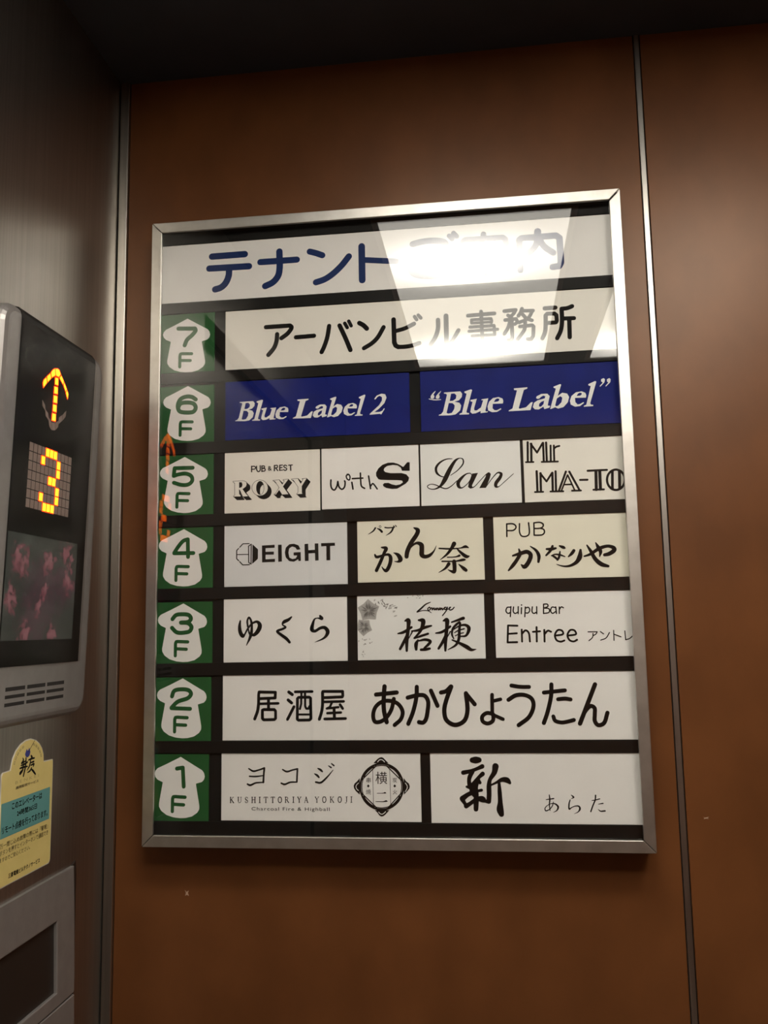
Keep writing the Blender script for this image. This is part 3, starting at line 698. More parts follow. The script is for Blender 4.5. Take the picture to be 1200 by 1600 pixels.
    'arata': """v 480.9,55.1,0.8 484.5,55.5,1.1 489.6,56.3,1.4
v 484.7,60.3,1.1 485.1,55.5,1.6 484.4,49.3,1.4 484.9,42.9,0.9
v 489.1,52.5,0.8 487.5,47.7,1.1 483.2,43.5,1.1 479.8,42.7,1.4 479.3,45.4,1.1 481.8,48.3,0.8 486.6,50.6,0.9 491.3,50.2,1.6 494.2,47.0,2.2 492.6,43.1,1.4 488.4,40.8,0.3
v 509.5,60.4,0.6 511.4,58.8,1.7 512.4,57.8,1.6 509.5,56.2,0.5
v 508.2,55.0,1.1 506.7,50.2,1.6 506.8,44.6,1.7 509.2,46.2,1.1 514.0,48.1,1.1 517.8,47.8,1.7 518.8,45.2,2.2 516.9,41.8,1.2 512.2,39.4,0.3
v 532.7,54.3,0.8 537.0,55.0,1.1 541.6,56.2,1.2
v 537.1,60.1,1.6 536.4,55.0,1.6 533.6,48.8,1.5 530.9,42.0,1.5
v 539.9,50.4,0.6 545.0,51.2,1.4
v 539.5,44.5,0.6 541.8,42.6,1.4 546.9,42.9,1.7""",
    'emblemlight0': """c 0.82 285.2,97.2 287.4,99.5 289.4,100.0 291.3,99.4 293.6,97.3""",
    'emblemlight1': """c 0.82 261.9,73.0 259.6,70.8 258.8,68.8 259.6,66.2 261.6,64.3""",
    'emblemlight2': """c 0.81 317.7,73.2 319.5,70.8 320.1,68.6 319.4,66.2 317.6,63.3""",
    'emblemlight3': """c 0.81 285.5,39.8 287.6,37.8 289.3,37.4 291.1,38.0 293.7,40.3""",
    'arrow': """p 44.7,659.6 60.2,650.5 71.9,643.7 74.3,640.5 75.3,636.3 74.3,632.8 71.7,630.0 64.1,627.9 68.8,601.7 68.6,597.8 66.1,593.8 59.6,589.5 51.4,587.6 44.3,587.4 36.1,588.4 27.7,591.0 21.1,595.7 18.1,600.6 17.9,604.2 22.4,629.6 15.8,632.7 12.8,635.9 11.8,639.5 12.7,643.0 15.6,646.2 28.7,652.0""",
    'letterf': """s 4.03 35.0,595.2 35.1,610.3 36.0,612.4 38.1,612.7 50.9,612.0
s 4.02 35.4,603.8 49.1,603.0""",
    'n7': """s 5.48 32.6,646.8 54.9,645.6
c 5.46 54.9,645.6 55.8,643.0 50.9,636.6 44.4,631.0 41.3,623.8""",
    'n6': """c 5.38 56.9,550.9 51.8,554.3 44.7,555.2 36.5,552.1 33.1,544.2 35.3,536.5 45.0,534.1 54.3,535.0 57.0,540.1 54.2,545.2 44.8,547.4 36.6,546.1 33.5,541.2""",
    'n5': """s 5.08 53.8,461.7 29.9,462.1 28.9,452.1
c 5.06 28.9,452.1 35.8,453.9 45.2,454.4 52.2,450.7 53.4,445.2 48.8,440.6 39.5,440.1 29.2,443.3""",
    'n4': """s 4.98 48.4,370.2 49.0,348.0
c 4.99 48.2,370.2 42.7,368.5 37.0,362.5 30.8,353.6
s 4.98 30.8,353.1 55.8,352.7""",
    'n3': """c 5.13 29.7,270.7 34.0,275.4 42.0,276.5 51.1,275.0 53.6,270.8 50.6,267.1 40.7,266.2
c 5.12 40.7,266.2 50.1,265.2 54.4,260.5 52.4,255.6 44.5,253.6 35.4,254.3 29.2,259.8""",
    'n2': """c 5.04 30.4,176.0 33.0,182.4 42.0,184.4 52.1,182.8 54.7,178.7 51.1,173.9 37.6,169.3 29.9,162.1
s 4.81 29.9,161.7 53.7,160.7""",
    'n1': """s 4.82 37.9,89.3 45.3,90.4 46.7,68.1""",
}
FLOWERS = [(277.2, 276.3), (270.9, 256.4)]
TILE_SHIFT = {7: (0.0, 0.0), 6: (1.6, -90.5), 5: (-1.5, -183.5), 4: (-1.5, -276.3), 3: (-1.1, -369.8), 2: (-0.8, -462.0), 1: (-2.3, -556.5)}
TILE_Z = {1: (27.4, 106.5), 2: (122.0, 198.8), 3: (215.0, 291.6), 4: (307.7, 385.0), 5: (400.7, 478.6), 6: (493.6, 569.5), 7: (584.8, 666.8)}
ARROWS = """L -218.1,1770.6 -211.2,1771.4 -210.6,1762.8 -217.9,1762.2
L -218.8,1760.5 -210.9,1761.6 -210.5,1753.2 -218.7,1752.3
L -218.9,1750.9 -210.7,1751.9 -210.5,1743.2 -218.7,1742.5
L -219.0,1741.1 -211.0,1741.9 -210.8,1733.5 -218.8,1732.9
L -219.5,1731.4 -211.4,1732.2 -211.3,1723.4 -219.7,1722.8
L -223.9,1776.9 -219.7,1779.6 -217.6,1772.0 -225.5,1767.2 -227.7,1772.7
L -228.5,1771.9 -226.3,1766.5 -233.3,1760.0 -235.2,1766.4
L -236.0,1765.6 -234.1,1759.5 -240.7,1752.3 -242.4,1757.4 -241.0,1761.1
L -219.3,1779.7 -214.3,1781.0 -210.4,1780.6 -206.4,1776.6 -210.2,1772.1 -217.2,1772.1
L -205.9,1776.2 -199.0,1771.0 -199.6,1766.7 -209.3,1772.1
L -198.4,1770.4 -191.5,1764.2 -193.4,1760.6 -199.0,1766.3
L -191.0,1763.8 -187.4,1759.8 -188.5,1753.7 -193.3,1760.0
D -240.7,1739.6 -234.9,1735.6 -233.5,1729.9 -240.0,1733.8
D -233.7,1731.5 -227.5,1728.6 -226.6,1722.1 -232.4,1725.2
D -226.6,1724.9 -219.7,1721.3 -218.2,1712.9 -223.7,1716.1
D -218.6,1721.2 -212.3,1722.1 -211.3,1714.2 -217.6,1713.0
D -211.6,1722.2 -204.9,1726.1 -205.1,1719.2 -210.6,1714.6
D -204.7,1729.5 -197.9,1734.0 -197.5,1727.8 -204.2,1722.8
D -196.8,1734.3 -189.8,1740.6 -190.4,1734.1 -196.6,1728.0"""
STICKER_BRUSH = """v -201.2,1373.9,1.00 -199.9,1371.3,2.50 -203.2,1368.9,2.00 -195.3,1370.1,1.50
v -204.1,1366.8,1.25 -197.4,1367.2,2.25 -191.8,1368.4,2.00
v -199.7,1367.8,1.50 -200.5,1362.1,2.50 -205.2,1359.2,3.50 -202.5,1359.6,1.50
v -194.8,1372.9,2.00 -195.0,1366.0,2.25 -196.9,1360.4,2.50 -198.9,1355.5,2.00
v -206.2,1364.2,1.50 -199.5,1364.5,2.25 -191.5,1364.0,1.50
v -184.7,1373.8,2.00 -183.2,1372.2,3.00
v -189.6,1370.1,1.50 -183.8,1370.7,2.25 -177.9,1370.5,1.75
v -185.4,1370.1,1.50 -186.9,1364.7,2.25 -191.7,1360.2,1.00
v -185.2,1366.8,1.50 -178.8,1367.1,2.00
v -184.5,1364.1,1.50 -178.4,1364.4,2.25 -179.7,1362.2,1.50
v -183.1,1361.2,1.75 -186.0,1358.7,2.00 -191.0,1357.7,1.00
v -183.8,1360.1,1.50 -179.9,1357.7,2.50 -174.8,1353.6,2.00"""

# ------------------------------------------------------------------ writing: strokes and outlines laid flat, joined into one clean outline
def catmull(P, closed=False, n=6):
    if len(P) < 3 and not closed:
        return P
    out = []
    m = len(P)
    rng = range(m if closed else m - 1)
    for i in rng:
        p0 = P[(i - 1) % m] if (closed or i > 0) else tuple(2 * a - b for a, b in zip(P[0], P[1]))
        p1 = P[i]
        p2 = P[(i + 1) % m]
        p3 = P[(i + 2) % m] if (closed or i + 2 < m) else tuple(2 * a - b for a, b in zip(P[-1], P[-2]))
        d1 = max(math.dist(p0[:2], p1[:2]), 1e-6) ** 0.5
        d2 = max(math.dist(p1[:2], p2[:2]), 1e-6) ** 0.5
        d3 = max(math.dist(p2[:2], p3[:2]), 1e-6) ** 0.5
        for k in range(n):
            t = d1 + d2 * k / n
            def L(a, b, ta, tb):
                return tuple(x * (tb - t) / (tb - ta) + y * (t - ta) / (tb - ta) for x, y in zip(a, b))
            t1, t2, t3 = d1, d1 + d2, d1 + d2 + d3
            A1 = L(p0, p1, 0, t1); A2 = L(p1, p2, t1, t2); A3 = L(p2, p3, t2, t3)
            B1 = L(A1, A2, 0, t2); B2 = L(A2, A3, t1, t3)
            out.append(L(B1, B2, t1, t2))
    if not closed:
        out.append(P[-1])
    return out

def disc(c, r, n=14):
    return [(c[0] + r * math.cos(2 * math.pi * k / n + 0.1), c[1] + r * math.sin(2 * math.pi * k / n + 0.1)) for k in range(n)]

def stroke_faces(P, closed=False):
    """P = (x, y, width) points; returns polygons: quads between points and round joints"""
    fs = []
    m = len(P)
    for i in range(m):
        fs.append(disc(P[i], max(P[i][2], 0.06) / 2, 14 if P[i][2] > 1.2 else 8))
    for i in range(m if closed else m - 1):
        a, b = P[i], P[(i + 1) % m]
        d = math.dist(a[:2], b[:2])
        if d < 1e-5:
            continue
        nx, ny = -(b[1] - a[1]) / d, (b[0] - a[0]) / d
        ra, rb = max(a[2], 0.06) / 2, max(b[2], 0.06) / 2
        fs.append([(a[0] + nx * ra, a[1] + ny * ra), (a[0] - nx * ra, a[1] - ny * ra), (b[0] - nx * rb, b[1] - ny * rb), (b[0] + nx * rb, b[1] + ny * rb)])
    return fs

def poly_faces(loops):
    if len(loops) == 1:
        L = loops[0]
        tr = tessellate_polygon([[Vector((x, y, 0)) for x, y in L]])
    else:
        tr = tessellate_polygon([[Vector((x, y, 0)) for x, y in L] for L in loops])
    flat = [p for L in loops for p in L]
    return [[flat[i] for i in t] for t in tr]

_fc = None
def text_faces(txt, a, b):
    """built-in typeface glyphs fitted to the box a..b"""
    cu = bpy.data.curves.new('glyphs', 'FONT')
    cu.body = txt
    cu.resolution_u = 3
    cu.space_character = 1.15 if txt.startswith('Charcoal') else 1.0
    o = bpy.data.objects.new('glyphs', cu)
    COL.objects.link(o)
    dg = bpy.context.evaluated_depsgraph_get()
    me = o.evaluated_get(dg).to_mesh()
    vs = [v.co.copy() for v in me.vertices]
    fs = [list(p.vertices) for p in me.polygons]
    o.evaluated_get(dg).to_mesh_clear()
    bpy.data.objects.remove(o)
    bpy.data.curves.remove(cu)
    if not vs:
        return []
    x0, x1 = min(v.x for v in vs), max(v.x for v in vs)
    y0, y1 = min(v.y for v in vs), max(v.y for v in vs)
    ax, bx = min(a[0], b[0]), max(a[0], b[0])
    az, bz = min(a[1], b[1]), max(a[1], b[1])
    q = [(ax + (v.x - x0) / max(x1 - x0, 1e-6) * (bx - ax), az + (v.y - y0) / max(y1 - y0, 1e-6) * (bz - az)) for v in vs]
    return [[q[i] for i in f] for f in fs]

def parse(txt):
    """-> list of polygons (each a list of 2-D points)"""
    F = []
    raw = []
    for ln in txt.strip().split('\n'):
        t = ln.split()
        k = t[0]
        if k in 'scl':
            wd = float(t[1])
            P = [tuple(float(q) for q in s.split(',')) + (wd,) for s in t[2:]]
            if k == 'c':
                P = catmull(P)
            if k == 'l':
                P = catmull(P, True, 3)
            F += stroke_faces(P, k == 'l')
        elif k == 'v':
            P = catmull([tuple(float(q) for q in s.split(',')) for s in t[1:]], n=5)
            F += stroke_faces(P)
        elif k == 'p':
            loops = [[]]
            for s in t[1:]:
                if s == '/':
                    loops.append([])
                else:
                    loops[-1].append(tuple(float(q) for q in s.split(',')))
            F += poly_faces(loops)
        elif k == 'T':
            a = tuple(float(q) for q in t[1].split(','))
            b = tuple(float(q) for q in t[2].split(','))
            raw += text_faces(' '.join(t[3:]), a, b)
    return F, raw

def ccw(f):
    A = sum(f[i][0] * f[(i + 1) % len(f)][1] - f[(i + 1) % len(f)][0] * f[i][1] for i in range(len(f)))
    return f if A > 0 else list(reversed(f))

def union(F):
    vs, fs = [], []
    for f in F:
        f = ccw(f)
        fs.append(list(range(len(vs), len(vs) + len(f))))
        vs += [Vector(p) for p in f]
    if not vs:
        return [], []
    ov, oe, of, _, _, src = delaunay_2d_cdt(vs, [], fs, 1, 1e-4)
    keep = [f for f, s in zip(of, src) if len(s)]
    return [(v[0], v[1]) for v in ov], keep

def flat_mesh(name, F, raw, place, mat_, parent, thick=0.00025, mi=None):
    """place(x, y, d) -> 3-D point, d = height above the carrier"""
    bm = bmesh.new()
    v2, fs = union(F)
    top = [bm.verts.new(place(x, y, thick)) for x, y in v2]
    cnt = {}
    for f in fs:
        try:
            bm.faces.new([top[i] for i in f])
        except ValueError:
            continue
        for i in range(len(f)):
            e = (f[i], f[(i + 1) % len(f)])
            k = (min(e), max(e))
            cnt.setdefault(k, []).append(e)
    low = {}
    for k, es in cnt.items():
        if len(es) == 1:
            a, b = es[0]
            for i in (a, b):
                if i not in low:
                    low[i] = bm.verts.new(place(*v2[i], 0.0))
            bm.faces.new((top[b], top[a], low[a], low[b]))
    for f in raw:
        bm.faces.new([bm.verts.new(place(x, y, thick)) for x, y in f])
    bmesh.ops.delete(bm, geom=[v for v in bm.verts if not v.link_faces], context='VERTS')
    return link(name, bm, mat_, parent)

# ------------------------------------------------------------------ the car: shell
XL, XR, YB, ZC, WY = -0.0642, 1.3695, -1.93, 2.2604, 0.015
bm = bmesh.new(); box(bm, XL - 0.2, XR + 0.1, YB - 0.1, 0.1, -0.06, 0.0)
struct(link('floor', bm, FLOORM))
bm = bmesh.new(); box(bm, XL - 0.2, XR + 0.1, YB - 0.1, 0.1, ZC, ZC + 0.05)
struct(link('ceiling', bm, CEIL))
bm = bmesh.new()
box(bm, XL - 0.05, XR, WY + 0.004, 0.06, 0, ZC, 1)
box(bm, -0.0502, 0.6329, WY, WY + 0.004, 0, ZC, 0, 0.0006)
box(bm, 0.6421, XR, WY, WY + 0.004, 0, ZC, 0, 0.0006)
struct(link('wall_back', bm, [WOOD, DARK]))
bm = bmesh.new(); box(bm, -0.0629, -0.0506, WY - 0.005, WY + 0.004, 0, ZC, 0, 0.001)
struct(link('trim_1', bm, TRIMM))
bm = bmesh.new(); box(bm, 0.6340, 0.6405, WY - 0.0012, WY + 0.004, 0, ZC, 0, 0.0005)
struct(link('trim_2', bm, TRIMM))
bm = bmesh.new()
box(bm, XL - 0.035, XL, -0.42, WY, 0, ZC, 0)
box(bm, XL - 0.035, XL, YB, -1.51, 0, ZC, 0)
box(bm, XL - 0.035, XL, -1.51, -0.42, 2.06, ZC, 0)
struct(link('wall_left', bm, STEEL))
for i, (a, b) in enumerate(((-0.964, -0.42), (-1.51, -0.966))):
    bm = bmesh.new(); box(bm, XL - 0.075, XL - 0.045, a, b, 0.005, 2.06, 0, 0.002)
    struct(link('door_%d' % (i + 1), bm, STEEL))
bm = bmesh.new(); box(bm, XR, XR + 0.05, YB, WY, 0, ZC)
struct(link('wall_right', bm, WOOD))
bm = bmesh.new(); box(bm, XL, XR, YB - 0.05, YB, 0, ZC)
struct(link('wall_front', bm, WOOD))

# ------------------------------------------------------------------ ceiling lamps
def lamp_mat(x_c):
    """translucent diffuser lit from behind by two short tubes lying across the panel"""
    m = bpy.data.materials.new('lamp_diffuser')
    m.use_nodes = True
    nt = m.node_tree
    nt.nodes.remove(nt.nodes['Principled BSDF'])
    em = nd(m, 'ShaderNodeEmission')
    em.inputs['Color'].default_value = LAMP_COLOR
    tc = nd(m, 'ShaderNodeTexCoord')
    sp = nd(m, 'ShaderNodeSeparateXYZ')
    lk(m, tc.outputs['Object'], sp.inputs[0])
    def mth(op, a, b=None):
        n = nd(m, 'ShaderNodeMath', operation=op)
        for i, q in enumerate((a, b)):
            if q is None: continue
            if isinstance(q, (int, float)): n.inputs[i].default_value = q
            else: lk(m, q, n.inputs[i])
        return n.outputs[0]
    tot = None
    for yc in (0.266, -0.334):
        dy = mth('DIVIDE', mth('SUBTRACT', sp.outputs['Y'], yc), 0.092)
        dx = mth('DIVIDE', mth('ADD', sp.outputs['X'], 0.02), 0.135)
        r2 = mth('ADD', mth('MULTIPLY', dy, dy), mth('MULTIPLY', dx, dx))
        g = mth('EXPONENT', mth('MULTIPLY', r2, -1.0))
        tot = g if tot is None else mth('ADD', tot, g)
    st = mth('ADD', mth('MULTIPLY', tot, 24.0 * LAMP), 3.8 * LAMP)
    lk(m, st, em.inputs['Strength'])
    lk(m, em.outputs[0], nt.nodes['Material Output'].inputs['Surface'])
    return m
LM = lamp_mat(0)
for i, (x0, x1) in enumerate(((0.2350, 0.594), (0.724, 1.0835))):
    y0, y1 = -1.464, -0.523
    r = empty('ceiling_light', ((x0 + x1) / 2, (y0 + y1) / 2, ZC))
    tag(r, ('flat white ceiling light whose full reflection glares on the board heading',
            'second flat ceiling light, its reflection clipped at the right edge of the glass')[i], 'ceiling light', 'car ceiling lights')
    o3 = r.location
    bm = bmesh.new()
    for q in ((x0 - 0.012, x0, y0 - 0.012, y1 + 0.012), (x1, x1 + 0.012, y0 - 0.012, y1 + 0.012), (x0, x1, y0 - 0.012, y0), (x0, x1, y1, y1 + 0.012)):
        box(bm, *q, ZC - 0.006, ZC, off=o3)
    link('lamp_frame', bm, ALU, r)
    bm = bmesh.new(); box(bm, x0, x1, y0, y1, ZC - 0.004, ZC - 0.0005, off=o3)
    link('diffuser', bm, LM, r)

# ------------------------------------------------------------------ the directory board
ZB, BH, BW = 1.2446, 0.7870, 0.6000
def bz(z): return ZB + z / 1000.0
board = empty('directory_board', (BW / 2, 0, ZB))
tag(board, 'silver framed tenant directory under glass on the brown wood wall', 'directory board')
BO = board.location
bm = bmesh.new(); box(bm, 0.0035, BW - 0.0035, -0.0088, WY - 0.0005, ZB + 0.0035, ZB + BH - 0.0035, off=BO)
link('back_panel', bm, BLACK, board)
LIP, YF = 0.0135, -0.025
def frame_rail(side):
    bm = bmesh.new()
    g = 0.0005
    W_, H_ = BW, BH
    if side in ('left', 'right'):
        lip = [(0, 0 + g), (LIP, LIP + g), (LIP, H_ - LIP - g), (0, H_ - g)]
        if side == 'right':
            lip = [(W_ - a, b) for a, b in lip]
            lip[3] = (W_, H_ - 0.0018); lip[2] = (W_ - LIP, H_ - LIP - 0.0018)
    else:
        lip = [(0 + g, 0), (W_ - g, 0), (W_ - LIP - g, LIP), (LIP + g, LIP)]
        if side == 'top':
            lip = [(a, H_ - b) for a, b in lip]
    pts = [(a - BO.x, b + ZB - BO.z) for a, b in lip]
    prism(bm, pts, 1, YF, YF + 0.0045)
    bmesh.ops.bevel(bm, geom=[e for e in bm.edges], offset=0.0006, segments=2, affect='EDGES', profile=0.5)
    t = 0.003
    if side == 'left': box(bm, 0, t, YF + 0.004, WY, ZB, ZB + BH, off=BO)
    if side == 'right': box(bm, BW - t, BW, YF + 0.004, WY, ZB, ZB + BH, off=BO)
    if side == 'bottom': box(bm, t, BW - t, YF + 0.004, WY, ZB, ZB + t, off=BO)
    if side == 'top': box(bm, t, BW - t, YF + 0.004, WY, ZB + BH - t, ZB + BH, off=BO)
    link('frame_rail', bm, ALU, board)
for s in ('left', 'right', 'bottom', 'top'):
    frame_rail(s)
bm = bmesh.new(); box(bm, 0.0035, BW - 0.0035, -0.0222, -0.0194, ZB + 0.0035, ZB + BH - 0.0035, off=BO)
link('glass_pane', bm, GLASS, board)
for z0, z1 in ((4, 27.6), (107.6, 122.0), (200.8, 216.0), (294.4, 308.8), (386.2, 401.2), (479.4, 494.6), (572.2, 587.2), (666.2, 681.4), (761.0, 783.4)):
    bm = bmesh.new(); box(bm, 0.004, BW - 0.004, -0.0126, -0.0089, bz(z0), bz(z1), off=BO, bev=0.0004, seg=1)
    link('divider_rail', bm, RAILM, board)

YCARD = -0.011
def plate(name, r, m, label, cat, group):
    """one slip in the board: a thin rectangular plate"""
    x0, x1, z0, z1 = [v / 1000.0 for v in r]
    loc = Vector(((x0 + x1) / 2, 0, ZB + z0))
    bm = bmesh.new()
    box(bm, x0, x1, YCARD, -0.0089, ZB + z0, ZB + z1, off=loc, bev=0.0002, seg=1)
    o = link(name, bm, m, None, loc)
    tag(o, label, cat, group)
    return o

def letters(o, key, m=INK, part='lettering', dx=0.0, dz=0.0, lift=0.0, thick=0.00025):
    L = o.location
    F, raw = parse(WRITING[key])
    def place(x, z, d):
        return ((x + dx) / 1000.0 - L.x, YCARD - lift - d, ZB + (z + dz) / 1000.0 - L.z)
    return flat_mesh(part, F, raw, place, m, o, thick)

GP = 'name plates in the directory board'
t = plate('heading_plate', (5.5, 594.5, 681.7, 760.8), CARD['white'], 'wide white heading plate with navy rounded characters at the top of the board', 'sign plate', None)
letters(t, 'title', NAVY)
def np_(key, r, c, label, ink=INK):
    o = plate('name_plate', r, CARD[c], label, 'name plate', GP)
    if key:
        letters(o, key, ink)
    return o
np_('office', (95.7, 594.5, 587.6, 665.9), 'warm', 'full-width white name plate with rounded black lettering beside the 7F tile')
np_('serif_two', (96.1, 333.0, 495.2, 571.6), 'blue', 'blue name plate with white slanted serif lettering and the numeral 2', WHITEINK)
o = np_('serif_quoted', (346.6, 594.5, 495.2, 573.0), 'blue', 'blue name plate with white serif lettering between quotation marks', WHITEINK)
letters(o, 'quote_open', WHITEINK, 'quotation_mark')
letters(o, 'quote_close', WHITEINK, 'quotation_mark')
# shadowed block capitals: a black body swept down and to the right, pale faces on top
o = np_('pubrest', (95.8, 218.4, 401.4, 479.0), 'warm', 'off-white name plate with shadowed block capitals beside the 5F tile', INKB)
Fr, _ = parse(WRITING['roxy'])
SW = []
ex, ez = 4.7, -4.55
for f in Fr:
    for i in range(len(f)):
        a, b = f[i], f[(i + 1) % len(f)]
        SW.append([a, b, (b[0] + ex, b[1] + ez), (a[0] + ex, a[1] + ez)])
    SW.append([(x + ex, z + ez) for x, z in f])
    SW.append(f)
v2, fs = union(Fr)
cnt = {}
for f in fs:
    for i in range(len(f)):
        k = tuple(sorted((f[i], f[(i + 1) % len(f)])))
        cnt[k] = cnt.get(k, 0) + 1
OUT = [((*v2[a], 0.62), (*v2[b], 0.62)) for (a, b), n in cnt.items() if n == 1]
for a, b in OUT:
    SW += stroke_faces([a, b])
L0 = o.location.copy()
flat_mesh('letter_shadow', SW, [], lambda x, z, d: (x / 1000 - L0.x, YCARD - d, ZB + z / 1000 - L0.z), INK, o, 0.0002)
flat_mesh('letter_face', Fr, [], lambda x, z, d: (x / 1000 - L0.x, YCARD - 0.0002 - d, ZB + z / 1000 - L0.z), CARD['warm'], o, 0.0001)
RIM = []
for a, b in OUT:
    RIM += stroke_faces([(a[0], a[1], 0.42), (b[0], b[1], 0.42)])
flat_mesh('letter_outline', RIM, [], lambda x, z, d: (x / 1000 - L0.x, YCARD - 0.0003 - d, ZB + z / 1000 - L0.z), INK, o, 0.0001)

np_('withs', (220.6, 342.4, 402.3, 479.6), 'white', 'white name plate with thin handwriting and one fat black S')
np_('script', (344.7, 466.6, 402.3, 479.7), 'cool', 'cool white name plate with one short word in flowing black script')
np_('twoline', (470.2, 594.5, 402.2, 480.0), 'warm', 'cream-white name plate with two lines of double-stroke capitals, clipped at the right')
np_('octagon', (95.9, 251.8, 309.1, 385.6), 'grey', 'grey-white name plate with half-filled octagon mark and bold black capitals', INKB)
np_('hooked', (264.5, 418.9, 310.4, 386.0), 'cream', 'cream name plate with large brushed hiragana stepping up beside a kanji')
np_('brushfour', (431.2, 594.5, 309.8, 387.3), 'cream', 'cream name plate with thin rounded PUB above four brushed hiragana')
o = np_(None, (95.6, 250.6, 216.2, 293.8), 'white', 'white name plate with three spaced brush characters beside the 3F tile')
for i in range(3):
    letters(o, 'hira%d' % i, INK, 'brush_character')
bell = np_('bellflower', (263.2, 417.0, 216.7, 294.7), 'cool', 'white name plate with grey printed flowers and two bold kanji')
np_('entree', (429.2, 594.5, 217.4, 295.0), 'white', 'white name plate with two lines of round handwritten-style Latin letters')
o = np_('pub2f', (94.9, 594.5, 122.4, 201.0), 'white', 'full-width white name plate with rounded black lettering beside the 2F tile')
letters(o, 'pub2f_kana', INK)
o = np_('logo3kana', (93.8, 336.0, 28.6, 107.3), 'white', 'white name plate with a round lobed crest right of small capitals', INKB)
letters(o, 'logocaps', INKB, 'small_capitals')
letters(o, 'logosub', INKB, 'small_lettering')
letters(o, 'emblem', INKB, 'crest')
for i in range(4):
    letters(o, 'emblemlight%d' % i, CARD['white'], 'crest_highlight', lift=0.00025, thick=0.0001)
o = np_('shin', (347.7, 594.5, 27.8, 107.9), 'white', 'white name plate with one big blotted brush kanji at the bottom right')
letters(o, 'arata', INK, 'small_lettering')

# printed flowers on the third-floor middle plate
random.seed(4)
LB = bell.location.copy()
def bell_place(lift):
    return lambda x, z, d: (x / 1000 - LB.x, YCARD - lift - d, ZB + z / 1000 - LB.z)
P1, P2, P3, P4 = [], [], [], []
def star(c, R, n=5, inner=0.45, rot=0.3):
    return [(c[0] + (R if k % 2 == 0 else R * inner) * math.cos(rot + math.pi * k / n), c[1] + (R if k % 2 == 0 else R * inner) * math.sin(rot + math.pi * k / n)) for k in range(2 * n)]
def clampx(f):
    return [(max(263.4, min(416.8, x)), max(217.0, min(294.0, z))) for x, z in f]
for c, R, rot in ((FLOWERS[0], 14.0, 0.35), (FLOWERS[1], 11.0, 0.9)):
    P1 += poly_faces([clampx(star(c, R, 5, 0.74, rot))])
    for k in range(90):
        a = random.uniform(0, 2 * math.pi)
        near = min(abs(((a - rot - 2 * math.pi * j / 5 + math.pi) % (2 * math.pi)) - math.pi) for j in range(5))
        ln = R * (0.96 - 0.55 * near) * random.uniform(0.62, 1.0)
        wd = random.uniform(0.03, 0.07)
        tri = clampx([(c[0] + 1.1 * math.cos(a), c[1] + 1.1 * math.sin(a)), (c[0] + ln * 0.55 * math.cos(a - wd), c[1] + ln * 0.55 * math.sin(a - wd)),
                      (c[0] + ln * math.cos(a), c[1] + ln * math.sin(a)), (c[0] + ln * 0.55 * math.cos(a + wd), c[1] + ln * 0.55 * math.sin(a + wd))])
        (P2 if k % 3 else P3).append(tri)
    P4.append(disc(c, 1.3, 10))
def leaf(c, ln, wd, a):
    ca, sa = math.cos(a), math.sin(a)
    return clampx([(c[0] + u * ca - v * sa, c[1] + u * sa + v * ca) for u, v in ((-ln, 0), (-ln * .3, wd), (ln * .4, wd * .8), (ln, 0), (ln * .3, -wd), (-ln * .4, -wd * .8))])
for k in range(24):
    u = random.random()
    c = (FLOWERS[0][0] + 9 + 26 * u + random.uniform(-4, 4), FLOWERS[0][1] + 15 - 17 * u * u - random.uniform(0, 9))
    (P1 if random.random() < 0.55 else P2).append(leaf(c, random.uniform(1.2, 3.0), random.uniform(0.5, 1.1), random.uniform(0, 6.3)))
for k in range(22):
    c = (random.uniform(264.5, 283), random.uniform(219, 243))
    if c[0] > 270 + (c[1] - 219) * 0.55:
        continue
    (P1 if random.random() < 0.7 else P2).append(leaf(c, random.uniform(0.6, 1.9), random.uniform(0.4, 0.9), random.uniform(0, 6.3)))
for k in range(9):
    c = (random.uniform(322, 345), random.uniform(289.5, 293.5))
    P1.append(leaf(c, random.uniform(0.8, 1.8), random.uniform(0.4, 0.8), random.uniform(0, 6.3)))
flat_mesh('flower_print', P1, [], bell_place(0.0), G1, bell, 0.00008)
flat_mesh('flower_print', P2, [], bell_place(0.00008), G2, bell, 0.00006)
flat_mesh('flower_print', P3, [], bell_place(0.00014), G3, bell, 0.00006)
flat_mesh('flower_print', P4, [], bell_place(0.0002), G1, bell, 0.00006)

# floor tiles
words = {7: 'topmost of the column', 6: 'beside the blue plates', 5: 'beside the shadowed block capitals', 4: 'beside the octagon mark',
         3: 'beside three brush characters', 2: 'second from the bottom', 1: 'lowest of the column'}
for k, (dx, dz) in TILE_SHIFT.items():
    z0, z1 = TILE_Z[k]
    o = plate('floor_tile', (5.5, 81.0 if k > 2 else (80.0 if k == 2 else 77.8), z0, z1), GREEN,
              'green floor tile with white arrow reading %dF, %s' % (k, words[k]), 'floor tile', 'green floor tiles')
    letters(o, 'arrow', CARD['white'], 'white_arrow', dx, dz)
    letters(o, 'letterf', GREEN, 'floor_letter', dx, dz, lift=0.00025, thick=0.0002)
    letters(o, 'n%d' % k, GREEN, 'numeral', 0, 0, lift=0.00025, thick=0.0002)

